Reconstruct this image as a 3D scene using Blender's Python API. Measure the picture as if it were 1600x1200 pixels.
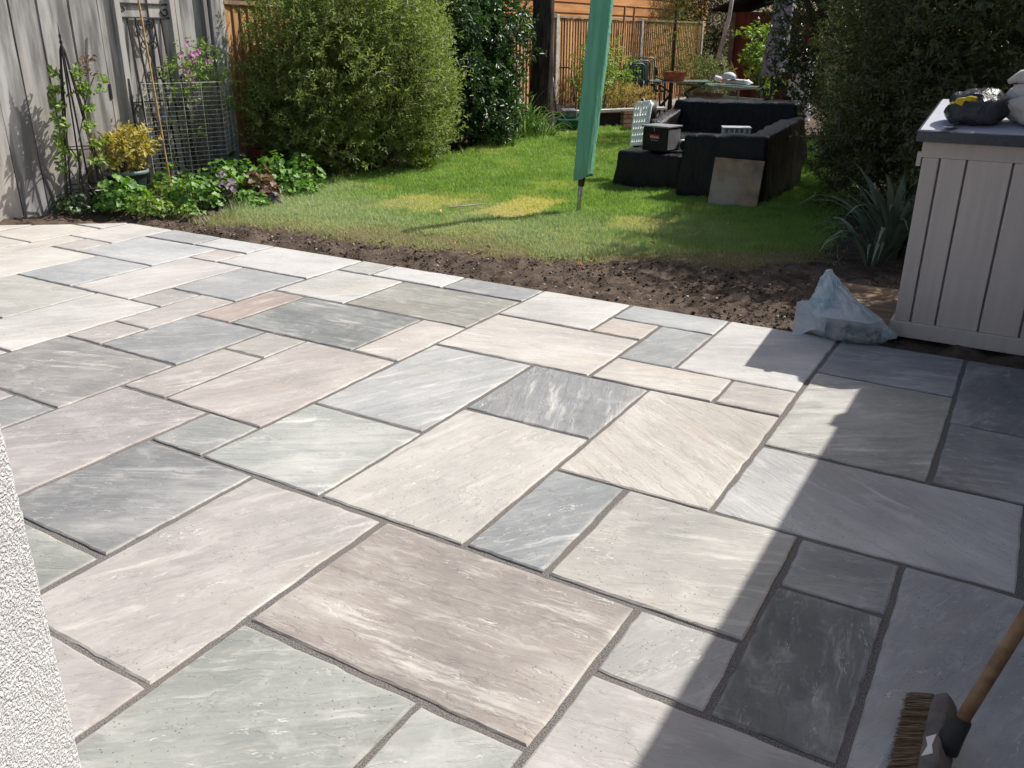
import bpy, bmesh, math, random
import numpy as np
from mathutils import Matrix, Vector

for o in list(bpy.data.objects): bpy.data.objects.remove(o)
SC = bpy.context.scene
COL = SC.collection
R = math.radians
CAM_H = 1.48

# ------------------------------------------------------------------ camera
def make_camera():
    pitch, roll, yaw = R(21.923), R(0.30), R(-30.65)
    fw = Vector((math.sin(yaw)*math.cos(pitch), math.cos(yaw)*math.cos(pitch), -math.sin(pitch)))
    rt = Vector((math.cos(yaw), -math.sin(yaw), 0)); up = rt.cross(fw)
    r2 = math.cos(roll)*rt + math.sin(roll)*up
    u2 = -math.sin(roll)*rt + math.cos(roll)*up
    cd = bpy.data.cameras.new('camera'); cam = bpy.data.objects.new('camera', cd); COL.objects.link(cam)
    m = Matrix((r2, u2, -fw)).transposed().to_4x4(); m.translation = (0, 0, CAM_H)
    cam.matrix_world = m
    cd.sensor_width = 36; cd.lens = 36*1352.6/1600; cd.clip_start = .02; cd.clip_end = 500
    SC.camera = cam
make_camera()

# ------------------------------------------------------------------ light
SUN_EL = 47.7
SUN_DIR = Vector((-.515*math.cos(R(SUN_EL)), -.857*math.cos(R(SUN_EL)), -math.sin(R(SUN_EL)))).normalized()
W = bpy.data.worlds.new('World'); SC.world = W; W.use_nodes = True
nt = W.node_tree; nt.nodes.clear()
wo = nt.nodes.new('ShaderNodeOutputWorld'); bg = nt.nodes.new('ShaderNodeBackground'); sky = nt.nodes.new('ShaderNodeTexSky')
sky.sky_type = 'NISHITA'; sky.sun_disc = False
sky.sun_elevation = R(SUN_EL); sky.sun_rotation = math.atan2(.515, .857)
sky.air_density = 1.0; sky.dust_density = 3.5; sky.ozone_density = .6
bg.inputs[1].default_value = .09
nt.links.new(sky.outputs[0], bg.inputs[0]); nt.links.new(bg.outputs[0], wo.inputs[0])
sd = bpy.data.lights.new('sun', 'SUN'); sd.energy = 4.3; sd.angle = R(.45); sd.color = (1, .96, .90)
sun = bpy.data.objects.new('sun', sd); COL.objects.link(sun)
sun.rotation_euler = SUN_DIR.to_track_quat('-Z', 'Y').to_euler(); sun.location = (4, 8, 9)
SC.view_settings.view_transform = 'Standard'; SC.view_settings.look = 'None'
SC.view_settings.gamma = 1; SC.view_settings.use_curve_mapping = False
SC.view_settings.exposure = .42

# ------------------------------------------------------------------ helpers
rng = np.random.default_rng(7)
random.seed(7)
def lin(r, g, b, k=1.0):
    f = lambda c: (c/255/12.92 if c/255 <= .04045 else ((c/255+.055)/1.055)**2.4)*k
    return (f(r), f(g), f(b))

def tag(o, label=None, cat=None, group=None, kind=None):
    if label: o['label'] = label
    if cat: o['category'] = cat
    if group: o['group'] = group
    if kind: o['kind'] = kind
    return o
def thing(name, label, cat, loc=(0, 0, 0), rz=0, group=None):
    o = bpy.data.objects.new(name, None); COL.objects.link(o)
    o.location = loc; o.rotation_euler = (0, 0, rz); o.empty_display_size = .1
    return tag(o, label, cat, group)
def copy_tree(o, parent=None):
    c = o.copy(); COL.objects.link(c); c.parent = parent
    for ch in list(o.children): copy_tree(ch, c)
    return c
def link(name, me, mat=None, parent=None, smooth=False):
    o = bpy.data.objects.new(name, me); COL.objects.link(o)
    if mat is not None and not me.materials: me.materials.append(mat)
    if parent is not None: o.parent = parent
    if smooth: me.polygons.foreach_set('use_smooth', [True]*len(me.polygons))
    return o
def np_mesh(name, V, F, attrs=None, smooth=False, cols=None):
    """V (n,3) array; F (m,k) array of equal sized faces"""
    me = bpy.data.meshes.new(name)
    V = np.asarray(V, np.float32); F = np.asarray(F, np.int32); k = F.shape[1]
    me.vertices.add(len(V)); me.vertices.foreach_set('co', V.ravel())
    me.loops.add(F.size); me.loops.foreach_set('vertex_index', F.ravel())
    me.polygons.add(len(F)); me.polygons.foreach_set('loop_start', np.arange(0, F.size, k, dtype=np.int32))
    me.polygons.foreach_set('loop_total', np.full(len(F), k, np.int32))
    if smooth: me.polygons.foreach_set('use_smooth', np.ones(len(F), bool))
    for nm, (dom, val) in (attrs or {}).items():
        a = me.attributes.new(nm, 'FLOAT', dom); a.data.foreach_set('value', np.asarray(val, np.float32))
    me.update(calc_edges=True)
    return me

def hash2(ix, iy, s=0.0):
    v = np.sin(ix*127.1+iy*311.7+s*74.7)*43758.5453
    return v-np.floor(v)
def vn(x, y, s=0.0):
    x = np.asarray(x, float); y = np.asarray(y, float)
    ix = np.floor(x); iy = np.floor(y); fx = x-ix; fy = y-iy
    fx = fx*fx*(3-2*fx); fy = fy*fy*(3-2*fy)
    a = hash2(ix, iy, s); b = hash2(ix+1, iy, s); c = hash2(ix, iy+1, s); d = hash2(ix+1, iy+1, s)
    return (a*(1-fx)+b*fx)*(1-fy)+(c*(1-fx)+d*fx)*fy
def fbm(x, y, s=0.0, o=4):
    t = 0; a = .5
    for i in range(o): t = t+a*vn(x*2**i, y*2**i, s+i); a *= .5
    return t/(1-.5**o)
def ss(a, b, x):
    t = np.clip((x-a)/(b-a), 0, 1); return t*t*(3-2*t)

class MB:
    """collects simple shapes into one mesh"""
    def __init__(s): s.v = []; s.f = []
    def add(s, V, F):
        n = len(s.v); s.v += [tuple(map(float, p)) for p in V]; s.f += [tuple(i+n for i in f) for f in F]; return s
    def box(s, x0, x1, y0, y1, z0, z1, M=None):
        V = [Vector(p) for p in ((x0,y0,z0),(x1,y0,z0),(x1,y1,z0),(x0,y1,z0),(x0,y0,z1),(x1,y0,z1),(x1,y1,z1),(x0,y1,z1))]
        if M is not None: V = [M@p for p in V]
        return s.add(V, [(0,3,2,1),(4,5,6,7),(0,1,5,4),(1,2,6,5),(2,3,7,6),(3,0,4,7)])
    def bar(s, a, b, w, h, up=(0,0,1)):
        a = Vector(a); b = Vector(b); d = (b-a).normalized(); up = Vector(up)
        if abs(d.dot(up)) > .98: up = Vector((1,0,0))
        x = d.cross(up).normalized()*w/2; y = x.cross(d).normalized()*h/2
        V = [a-x-y, a+x-y, a+x+y, a-x+y, b-x-y, b+x-y, b+x+y, b-x+y]
        return s.add(V, [(0,1,2,3),(7,6,5,4),(0,4,5,1),(1,5,6,2),(2,6,7,3),(3,7,4,0)])
    def tube(s, pts, rad, n=6, cap=True):
        pts = [Vector(p) for p in pts]; m = len(pts)
        if not hasattr(rad, '__len__'): rad = [rad]*m
        V = []; F = []
        ref = None
        for i, p in enumerate(pts):
            d = (pts[min(i+1, m-1)]-pts[max(i-1, 0)])
            d = d.normalized() if d.length > 1e-9 else Vector((0,0,1))
            if ref is None: ref = d.orthogonal().normalized()
            ref = (ref-d*ref.dot(d)); ref = ref.normalized() if ref.length > 1e-6 else d.orthogonal().normalized()
            q = d.cross(ref)
            for k in range(n):
                t = 2*math.pi*k/n; V.append(p+(ref*math.cos(t)+q*math.sin(t))*rad[i])
        for i in range(m-1):
            for k in range(n):
                a = i*n+k; b = i*n+(k+1)%n; F.append((a, b, b+n, a+n))
        if cap: F.append(tuple(range(n-1, -1, -1))); F.append(tuple((m-1)*n+k for k in range(n)))
        return s.add(V, F)
    def lathe(s, prof, n=20, c=(0,0), sx=1, sy=1):
        V = []; F = []
        for (r, z) in prof:
            for k in range(n):
                t = 2*math.pi*k/n; V.append((c[0]+r*sx*math.cos(t), c[1]+r*sy*math.sin(t), z))
        for i in range(len(prof)-1):
            for k in range(n):
                a = i*n+k; b = i*n+(k+1)%n; F.append((a, b, b+n, a+n))
        return s.add(V, F)
    def prism(s, poly, z0, z1):
        n = len(poly); V = [(x, y, z0) for x, y in poly]+[(x, y, z1) for x, y in poly]
        F = [tuple(range(n-1, -1, -1)), tuple(range(n, 2*n))]+[(i, (i+1)%n, (i+1)%n+n, i+n) for i in range(n)]
        return s.add(V, F)
    def build(s, name, mat, parent=None, smooth=False, bevel=0, seg=2, sub=0):
        me = bpy.data.meshes.new(name); me.from_pydata(s.v, [], s.f); me.update()
        bm = bmesh.new(); bm.from_mesh(me); bmesh.ops.recalc_face_normals(bm, faces=bm.faces)
        if bevel:
            bmesh.ops.bevel(bm, geom=[e for e in bm.edges if len(e.link_faces) == 2 and e.calc_face_angle(0) > .5], offset=bevel, segments=seg, profile=.6, affect='EDGES')
        bm.to_mesh(me); bm.free()
        return link(name, me, mat, parent, smooth)

# ------------------------------------------------------------------ materials
def newmat(name):
    m = bpy.data.materials.new(name); m.use_nodes = True; nt = m.node_tree
    for n in list(nt.nodes): nt.nodes.remove(n)
    out = nt.nodes.new('ShaderNodeOutputMaterial'); b = nt.nodes.new('ShaderNodeBsdfPrincipled')
    nt.links.new(b.outputs[0], out.inputs[0])
    return m, nt, b, out
class N:
    """tiny node-graph helper"""
    def __init__(s, nt): s.nt = nt
    def n(s, t, **kw):
        x = s.nt.nodes.new('ShaderNode'+t)
        for k, v in kw.items(): setattr(x, k, v)
        return x
    def put(s, i, v):
        if isinstance(v, bpy.types.NodeSocket): s.nt.links.new(v, i)
        elif v is not None:
            if hasattr(v, '__len__') and hasattr(i.default_value, '__len__') and len(i.default_value) == 4 and len(v) == 3: v = (*v, 1)
            i.default_value = v
    def math(s, op, a, b=None, c=None, clamp=False):
        x = s.n('Math', operation=op, use_clamp=clamp)
        for i, v in enumerate((a, b, c)):
            if v is not None: s.put(x.inputs[i], v)
        return x.outputs[0]
    def vmul(s, a, b):
        x = s.n('VectorMath', operation='MULTIPLY'); s.put(x.inputs[0], a); s.put(x.inputs[1], b); return x.outputs[0]
    def vadd(s, a, b):
        x = s.n('VectorMath', operation='ADD'); s.put(x.inputs[0], a); s.put(x.inputs[1], b); return x.outputs[0]
    def noise(s, vec, scale=1, detail=4, rough=.55, dist=0):
        x = s.n('TexNoise'); s.put(x.inputs['Vector'], vec); x.inputs['Scale'].default_value = scale
        x.inputs['Detail'].default_value = detail; x.inputs['Roughness'].default_value = rough; x.inputs['Distortion'].default_value = dist
        return x.outputs[0]
    def mix(s, f, a, b, mode='MIX'):
        x = s.n('Mix', data_type='RGBA', blend_type=mode); s.put(x.inputs[0], f); s.put(x.inputs[6], a); s.put(x.inputs[7], b); return x.outputs[2]
    def step(s, v, a, b, lo=0, hi=1):
        x = s.n('MapRange', interpolation_type='SMOOTHSTEP'); s.put(x.inputs[0], v)
        x.inputs[1].default_value = a; x.inputs[2].default_value = b; x.inputs[3].default_value = lo; x.inputs[4].default_value = hi
        return x.outputs[0]
    def bump(s, h, strength=.3, dist=.01, normal=None):
        x = s.n('Bump'); x.inputs['Strength'].default_value = strength; x.inputs['Distance'].default_value = dist
        s.put(x.inputs['Height'], h)
        if normal is not None: s.put(x.inputs['Normal'], normal)
        return x.outputs[0]
    def attr(s, name, kind='GEOMETRY'):
        x = s.n('Attribute', attribute_type=kind); x.attribute_name = name; return x
MATS = {}
def mat(name, c1, c2=None, scale=6, rough=.7, spec=.4, bump=0, bscale=None, bdist=.01, stretch=(1,1,1), metal=0, rot=0, c3=None, lo=.35, hi=.65, varn=.12):
    if name in MATS: return MATS[name]
    m, nt, b, out = newmat(name); g = N(nt)
    tc = g.n('TexCoord').outputs['Object']; oi = g.n('ObjectInfo').outputs['Random']
    off = g.n('CombineXYZ'); g.put(off.inputs[0], g.math('MULTIPLY', oi, 37.0)); g.put(off.inputs[1], g.math('MULTIPLY', oi, 91.0)); g.put(off.inputs[2], g.math('MULTIPLY', oi, 53.0))
    v = g.vadd(g.vmul(tc, stretch), off.outputs[0])
    n1 = g.noise(v, scale, 6, .6)
    c2 = c2 or tuple(c*.75 for c in c1)
    col = g.mix(g.step(n1, lo, hi), c1, c2)
    if c3: col = g.mix(g.step(g.noise(v, scale*.37, 4), .52, .68), col, c3)
    k = g.math('ADD', g.math('MULTIPLY', oi, varn*2), 1-varn)
    col = g.mix(1.0, col, g.n('CombineColor').outputs[0], 'MULTIPLY') if False else col
    hs = g.n('HueSaturation'); g.put(hs.inputs['Color'], col); g.put(hs.inputs['Value'], k); col = hs.outputs[0]
    g.put(b.inputs['Base Color'], col)
    g.put(b.inputs['Roughness'], g.step(n1, .2, .8, max(0, rough-.1), min(1, rough+.1)))
    b.inputs['Specular IOR Level'].default_value = spec; b.inputs['Metallic'].default_value = metal
    if bump: g.put(b.inputs['Normal'], g.bump(g.noise(v, bscale or scale*4, 5, .65), bump, bdist))
    MATS[name] = m; return m

def leafmat(name, c1, c2, rough=.45, spec=.5, trans=.3, c3=None):
    """leaf: colour by per-leaf 'tint', part of the light passes through"""
    m, nt, b, out = newmat(name); g = N(nt)
    t = g.attr('tint').outputs['Fac']
    col = g.mix(t, c1, c2)
    if c3: col = g.mix(g.step(t, .88, .93), col, c3)
    g.put(b.inputs['Base Color'], col); b.inputs['Roughness'].default_value = rough; b.inputs['Specular IOR Level'].default_value = spec
    tr = g.n('BsdfTranslucent'); hs = g.n('HueSaturation'); hs.inputs['Saturation'].default_value = 1.15; hs.inputs['Value'].default_value = 1.5
    g.put(hs.inputs['Color'], col); g.put(tr.inputs[0], hs.outputs[0])
    mx = g.n('MixShader'); mx.inputs[0].default_value = trans
    nt.links.new(b.outputs[0], mx.inputs[1]); nt.links.new(tr.outputs[0], mx.inputs[2]); nt.links.new(mx.outputs[0], out.inputs[0])
    MATS[name] = m; return m
# ------------------------------------------------------------------ patio
UL = {2:.34, 3:.545, 4:.75, 1:.13, 0:-.078, -1:-.284, -2:-.487, -3:-.691, -4:-.888, -5:-1.092, -6:-1.292, -7:-1.497, -8:-1.692, -9:-1.892, -10:-2.09,
      -11:-2.287, -12:-2.484, -13:-2.675, -14:-2.868, -15:-3.063, -16:-3.255, -17:-3.447, -18:-3.64, -19:-3.84, -20:-4.02, -21:-4.225, -22:-4.385,
      -23:-4.59, -24:-4.79, -25:-4.99, -26:-5.19, -27:-5.39}
VL = {-6:.06, -5:.265, -4:.47, -3:.675, -2:.88, -1:1.09, 0:1.297, 1:1.503, 2:1.708, 3:1.907, 4:2.115, 5:2.323, 6:2.53, 7:2.737, 8:2.93, 9:3.122}
UU = lambda i: UL[i]*CAM_H
VV = lambda j: VL[j]*CAM_H
# column/row spans of each slab, colour of the stone in sunlight, strength of its streaks, grain angle (deg)
SLABS = [
 (-5,-2,-2,0, (186,172,161), .8, 5), (-7,-5,-3,0, (200,193,186), .6, 62), (-5,-3,-6,-2, (178,184,175), 1.0, 38), (-3,-2,-4,-2, (192,196,189), .8, 40),
 (-2,1,-4,-1, (206,199,193), .4, 10), (-2,-1,-1,0, (198,194,188), .4, 60), (-1,0,-1,1, (118,124,124), .6, 100), (-1,0,1,2, (172,174,172), .4, 20),
 (0,2,-1,2, (190,190,192), .4, 70), (-2,1,2,4, (208,206,203), .5, 150), (-3,-1,0,2, (203,198,187), .6, 20), (-4,-3,0,2, (168,178,181), .8, 55),
 (-4,-2,2,5, (216,205,190), .7, 145), (-6,-4,0,3, (220,214,203), .6, 75), (-6,-4,3,5, (160,164,168), .8, 110), (-8,-6,2,5, (206,209,205), .9, 65),
 (-8,-6,0,2, (192,197,190), 1.0, 35), (-9,-8,0,1, (166,172,166), .5, 25), (-9,-7,-2,0, (146,151,154), .6, 30), (-9,-7,-4,-2, (158,164,156), .6, 30),
 (-7,-5,-6,-3, (190,182,178), .4, 40), (-11,-9,-2,1, (192,184,181), .6, 45), (-12,-11,-2,0, (174,178,176), .5, 30), (-14,-12,-2,0, (196,190,186), .5, 30),
 (-14,-11,0,2, (168,164,160), .7, 20), (-11,-10,1,3, (202,193,184), .6, 60), (-11,-10,3,4, (204,198,188), .4, 40), (-10,-8,1,4, (209,197,188), .7, 60),
 (-13,-11,2,4, (172,177,178), .6, 40), (-14,-13,2,3, (198,189,184), .4, 30), (-16,-14,1,4, (224,219,212), .6, 50), (-14,-13,3,5, (206,198,190), .6, 50),
 (-15,-14,4,5, (198,192,186), .6, 20), (-13,-12,4,6, (204,180,169), .7, 85), (-12,-9,4,6, (146,154,150), .8, 5), (-9,-8,4,6, (222,210,198), .5, 40),
 (-15,-13,5,7, (186,191,192), .5, 30), (-17,-15,4,7, (222,215,211), .5, 60), (-19,-16,2,4, (206,203,192), .4, 20), (-19,-17,4,6, (192,199,204), .4, 20),
 (-21,-19,3,6, (230,224,213), .3, 50), (-20,-17,6,8, (212,217,220), .5, 10), (-21,-20,6,7, (212,203,197), .3, 30), (-22,-21,4,7, (230,222,210), .3, 70),
 (-22,-20,7,9, (236,230,223), .3, 10), (-20,-18,8,9, (190,195,200), .3, 10), (-18,-16,8,9, (228,229,229), .3, 10), (-17,-16,7,8, (217,206,199), .3, 10),
 (-16,-13,7,9, (230,227,223), .4, 20), (-13,-11,6,8, (226,223,215), 1.0, 35), (-13,-12,8,9, (205,206,198), .8, 10), (-12,-10,8,9, (236,233,229), .3, 5),
 (-11,-8,6,8, (180,178,165), 1.0, 8), (-10,-8,8,9, (176,179,182), .3, 5), (-8,-6,7,9, (230,224,217), .5, 20), (-8,-5,5,7, (226,216,205), .6, 15),
 (-6,-5,7,8, (233,216,200), .3, 10), (-6,-4,8,9, (193,200,201), .4, 10), (-5,-4,6,8, (176,184,182), .7, 60), (-5,-3,5,6, (228,218,205), .6, 20),
 (-3,-2,5,6, (212,201,190), .6, 15), (-4,-2,6,9, (226,221,215), .5, 30), (-2,0,7,9, (168,171,176), .9, 15), (-2,0,4,7, (190,187,175), 1.0, 35),
 (0,2,6,9, (136,142,148), .6, 70), (0,3,4,6, (144,151,154), .6, 10), (1,3,2,4, (196,192,190), .5, 40), (2,4,-1,2, (188,188,186), .5, 40), (2,4,6,9, (170,172,174), .5, 40),
 (-16,-14,-2,1, (206,202,196), .5, 30), (-19,-16,-1,2, (190,192,192), .5, 30), (-21,-19,1,3, (214,208,198), .4, 30), (-22,-21,2,4, (204,200,194), .4, 30),
 (-24,-22,6,8, (236,228,214), .3, 20), (-25,-22,4,6, (232,224,212), .3, 20), (-24,-22,8,9, (230,226,218), .3, 10), (-24,-22,2,4, (222,214,205), .3, 10), (-26,-24,6,8, (230,222,210), .3, 10), (-27,-25,4,6, (226,220,208), .3, 10),
 (-22,-19,-1,1, (210,206,200), .4, 10), (-3,0,-6,-4, (200,194,188), .4, 10), (1,3,-3,-1, (196,194,190), .4, 10),
]
def slab_material():
    m, nt, b, out = newmat('riven_sandstone'); g = N(nt)
    uv = g.n('UVMap'); uv.uv_map = 'UVMap'; p = uv.outputs[0]
    tone = g.attr('tone', 'OBJECT').outputs['Color']; st = g.attr('streak', 'OBJECT').outputs['Fac']; seed = g.attr('seed', 'OBJECT').outputs['Fac']
    cz = g.n('CombineXYZ'); g.put(cz.inputs[2], seed)
    q = g.vadd(p, cz.outputs[0])
    warp = g.n('TexNoise'); g.put(warp.inputs['Vector'], g.vmul(q, (2.0, 3.0, 1))); warp.inputs['Detail'].default_value = 3
    q2 = g.vadd(q, g.vmul(g.vadd(warp.outputs['Color'], (-.5, -.5, -.5)), (.13, .035, 0)))
    cloud = g.noise(g.vmul(q2, (1.7, 2.6, 1)), 1, 5, .55)
    streak = g.noise(g.vmul(q2, (3.0, 24, 1)), 1, 9, .68)
    patchy = g.step(g.noise(g.vmul(q2, (1.6, 3.4, 1)), 1.3, 4), .40, .62)
    fine = g.noise(g.vmul(q2, (14, 70, 1)), 1, 6, .65)
    grain = g.noise(q, 420, 3, .6)
    # colour: stone tone, cloudy shift, bands along the grain, warm iron staining
    dark = g.mix(1.0, tone, (.66, .67, .68, 1), 'MULTIPLY')
    light = g.mix(.5, tone, lin(240, 237, 230))
    warm = g.mix(1.0, tone, (1.06, .93, .80, 1), 'MULTIPLY')
    col = g.mix(g.math('MULTIPLY', g.step(cloud, .45, .68), .6), tone, dark)
    col = g.mix(g.math('MULTIPLY', g.step(cloud, .5, .28), .45), col, light)
    col = g.mix(g.math('MULTIPLY', g.math('MULTIPLY', g.step(streak, .51, .66), g.math('MULTIPLY', st, patchy)), 1.0), col, light)
    col = g.mix(g.math('MULTIPLY', g.math('MULTIPLY', g.step(streak, .49, .33), st), .62), col, dark)
    wn = g.noise(g.vmul(q2, (1.3, 4, 1)), 1.3, 4, .5)
    col = g.mix(g.math('MULTIPLY', g.step(wn, .56, .75), .45), col, warm)
    # riven laminations: terraces with broken lips
    h = g.math('MULTIPLY', g.noise(g.vmul(q2, (1.8, 6.5, 1)), 1, 7, .6), 7.0)
    fr = g.math('FRACT', h); fl = g.math('FLOOR', h)
    lip = g.step(fr, .86, .97)
    terrace = g.math('ADD', fl, lip)
    pm = g.step(g.noise(g.vmul(q, (3, 6, 1)), 1.2, 6, .65), .47, .60)
    h2 = g.math('MULTIPLY', g.noise(g.vmul(q2, (1.5, 6.0, 1)), 1, 7, .60, .1), 8.0); f2 = g.math('FRACT', h2)
    step2 = g.math('ADD', g.math('FLOOR', h2), g.step(f2, .90, .98))
    line = g.math('MULTIPLY', g.math('MULTIPLY', g.step(f2, .92, .96), g.step(f2, 1.0, .975)), g.math('MULTIPLY', pm, g.step(g.noise(q, 30, 3), .42, .56)))
    under = g.math('MULTIPLY', g.math('MULTIPLY', g.step(f2, .0, .02), g.step(f2, .10, .03)), pm)
    col = g.mix(g.math('MULTIPLY', line, .62), col, lin(232, 229, 223)); col = g.mix(g.math('MULTIPLY', under, .08), col, dark)
    col = g.mix(g.math('MULTIPLY', g.step(fine, .54, .72), .30), col, light)
    col = g.mix(g.math('MULTIPLY', g.step(fine, .46, .28), .28), col, dark)
    col = g.mix(g.step(grain, .60, .78, 0, .22), col, lin(70, 66, 62))
    mott = g.noise(q2, 6.5, 6, .7)
    col = g.mix(g.math('MULTIPLY', g.step(mott, .52, .70), .32), col, light); col = g.mix(g.math('MULTIPLY', g.step(mott, .48, .30), .28), col, dark)
    # grit left over from jointing
    vo = g.n('TexVoronoi'); g.put(vo.inputs['Vector'], q); vo.inputs['Scale'].default_value = 72
    gm = g.math('MULTIPLY', g.step(vo.outputs['Distance'], .20, .12), g.step(g.noise(q, 2.6, 3), .42, .60))
    gm = g.math('MULTIPLY', gm, g.step(g.noise(q, 60, 2), .48, .52))
    col = g.mix(g.math('MULTIPLY', gm, .85), col, lin(72, 66, 64))
    # dusty wiped margin of each flag
    ed = g.attr('rim').outputs['Fac']
    edn = g.math('MULTIPLY', ed, g.step(g.noise(q, 14, 4), .35, .6))
    col = g.mix(g.math('MULTIPLY', edn, .28), col, lin(196, 188, 180))
    g.put(b.inputs['Base Color'], col)
    g.put(b.inputs['Roughness'], g.step(cloud, .3, .7, .5, .68)); b.inputs['Specular IOR Level'].default_value = .42
    bm1 = g.bump(step2, .5, -.003, g.bump(terrace, .18, .002))
    bm2 = g.bump(streak, .5, .008, bm1)
    bm3 = g.bump(fine, .3, .004, g.bump(g.noise(q, 45, 5, .65), .25, .005, bm2))
    g.put(b.inputs['Normal'], bm3)
    return m
def clip_half(poly, a, b, c):
    """keep a*x+b*y<=c"""
    out = []
    for i in range(len(poly)):
        p, q = poly[i], poly[(i+1) % len(poly)]; dp = a*p[0]+b*p[1]-c; dq = a*q[0]+b*q[1]-c
        if dp <= 0: out.append(p)
        if dp*dq < 0:
            t = dp/(dp-dq); out.append((p[0]+(q[0]-p[0])*t, p[1]+(q[1]-p[1])*t))
    return out
# cut edge of the paving by the old fence: from (-7.50,3.82) to (-6.49,4.61)
_ex, _ey = 1.01, .79
CUT = (-_ey, _ex, -_ey*-6.49+_ex*4.61)
def build_patio():
    y1 = VV(9)+.012
    poly = [(UU(-27), VV(-6)), (UU(4), VV(-6)), (UU(4), y1), (UU(-27), y1)]
    poly = clip_half(poly, *CUT)
    m, nt, b, out = newmat('jointing_mortar'); g = N(nt); tc = g.n('TexCoord').outputs['Object']
    n1 = g.noise(tc, 260, 3, .7); n2 = g.noise(tc, 4, 3)
    col = g.mix(g.step(n1, .35, .7), lin(66, 64, 64), lin(150, 146, 143)); col = g.mix(g.step(n2, .4, .7, 0, .5), col, lin(120, 112, 106))
    g.put(b.inputs['Base Color'], col); b.inputs['Roughness'].default_value = .95; b.inputs['Specular IOR Level'].default_value = .15
    g.put(b.inputs['Normal'], g.bump(n1, .6, .004))
    bed = MB().prism(poly, -.09, -.0075).build('patio', m); tag(bed, kind='structure')
    sm = slab_material()
    sr = random.Random(11)
    for (i0, i1, j0, j1, rgb, stk, ang) in SLABS:
        x0, x1, ya, yb = UU(i0), UU(i1), VV(j0), VV(j1)
        gp = .0088+.003*sr.random()
        poly = [(x0+gp, ya+gp), (x1-gp, ya+gp), (x1-gp, yb-gp), (x0+gp, yb-gp)]
        # hand cut: corners a few mm off square
        poly = [(x+sr.uniform(-.004, .004), y+sr.uniform(-.004, .004)) for x, y in poly]
        poly = clip_half(poly, *CUT)
        if len(poly) < 3: continue
        cx = sum(p[0] for p in poly)/len(poly); cy = sum(p[1] for p in poly)/len(poly)
        pts = []; s0 = sr.random()*100
        for k in range(len(poly)):
            p, q = Vector((*poly[k], 0)), Vector((*poly[(k+1) % len(poly)], 0)); L = (q-p).length
            if L < .01: continue
            n = max(2, int(L/.035)); d = (q-p)/L; nn = Vector((d.y, -d.x, 0))
            for t in range(n):
                a = t/n; w = (float(fbm(a*L*16+s0+k*9, .5, 3, 3))-.5)*.011*(min(1, 5*a, 5*(1-a))*.8+.2)
                if t == 0: w = -.002
                pts.append((p+d*L*a)+nn*w)
        n = len(pts); c0 = Vector((cx, cy, 0))
        inw = lambda p, dd: p+(c0-p).normalized()*dd
        ring = []
        tz = sr.uniform(-.0015, .0025); tx, ty = sr.uniform(-.002, .002), sr.uniform(-.002, .002)
        zt = lambda p: tz+tx*(p.x-cx)+ty*(p.y-cy)
        V = []; F = []
        chip = [.004+.006*max(0, float(vn(k*.7+s0, 2.2, 5))-.45) for k in range(n)]
        for p in pts: V.append((p.x-cx, p.y-cy, -.028))
        for k, p in enumerate(pts): V.append((p.x-cx, p.y-cy, zt(p)-chip[k]))
        for k, p in enumerate(pts): pp = inw(p, .004+chip[k]*.5); V.append((pp.x-cx, pp.y-cy, zt(pp)-.0008))
        for p in pts: pp = inw(p, .022); V.append((pp.x-cx, pp.y-cy, zt(pp)))
        for l in range(3):
            for k in range(n):
                a = l*n+k; b2 = l*n+(k+1) % n; F.append((a, b2, b2+n, a+n))
        F.append(tuple(3*n+k for k in range(n)))
        me = bpy.data.meshes.new('paving_slab'); me.from_pydata(V, [], F); me.update()
        uvl = me.uv_layers.new(name='UVMap'); ca, sa = math.cos(R(ang)), math.sin(R(ang)); ox, oy = sr.uniform(0, 50), sr.uniform(0, 50)
        for lp in me.loops:
            x, y, _ = V[lp.vertex_index]; uvl.data[lp.index].uv = (x*ca+y*sa+ox, -x*sa+y*ca+oy)
        at = me.attributes.new('rim', 'FLOAT', 'POINT'); at.data.foreach_set('value', [1.0]*(3*n)+[.25]*n)
        o = link('paving_slab', me, sm, bed); o.location = (cx, cy, 0)
        mm = sum(rgb)/3; o['tone'] = lin(*[mm+(c-mm)*(.42 if rgb[2] > rgb[0]-2 else .68) for c in rgb], .67); o['streak'] = stk; o['seed'] = sr.uniform(0, 60)
build_patio()

# ------------------------------------------------------------------ ground, soil, lawn
PATIO_Y = VV(9)+.012
mg = mat('rough_ground', lin(86, 78, 62, .8), lin(70, 74, 46, .8), scale=1.2, rough=.95, spec=.1, bump=.4, bscale=20)
tag(MB().add([(-70, -40, -.1), (60, -40, -.1), (60, 90, -.1), (-70, 90, -.1)], [(0, 1, 2, 3)]).build('ground', mg), kind='structure')

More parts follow.
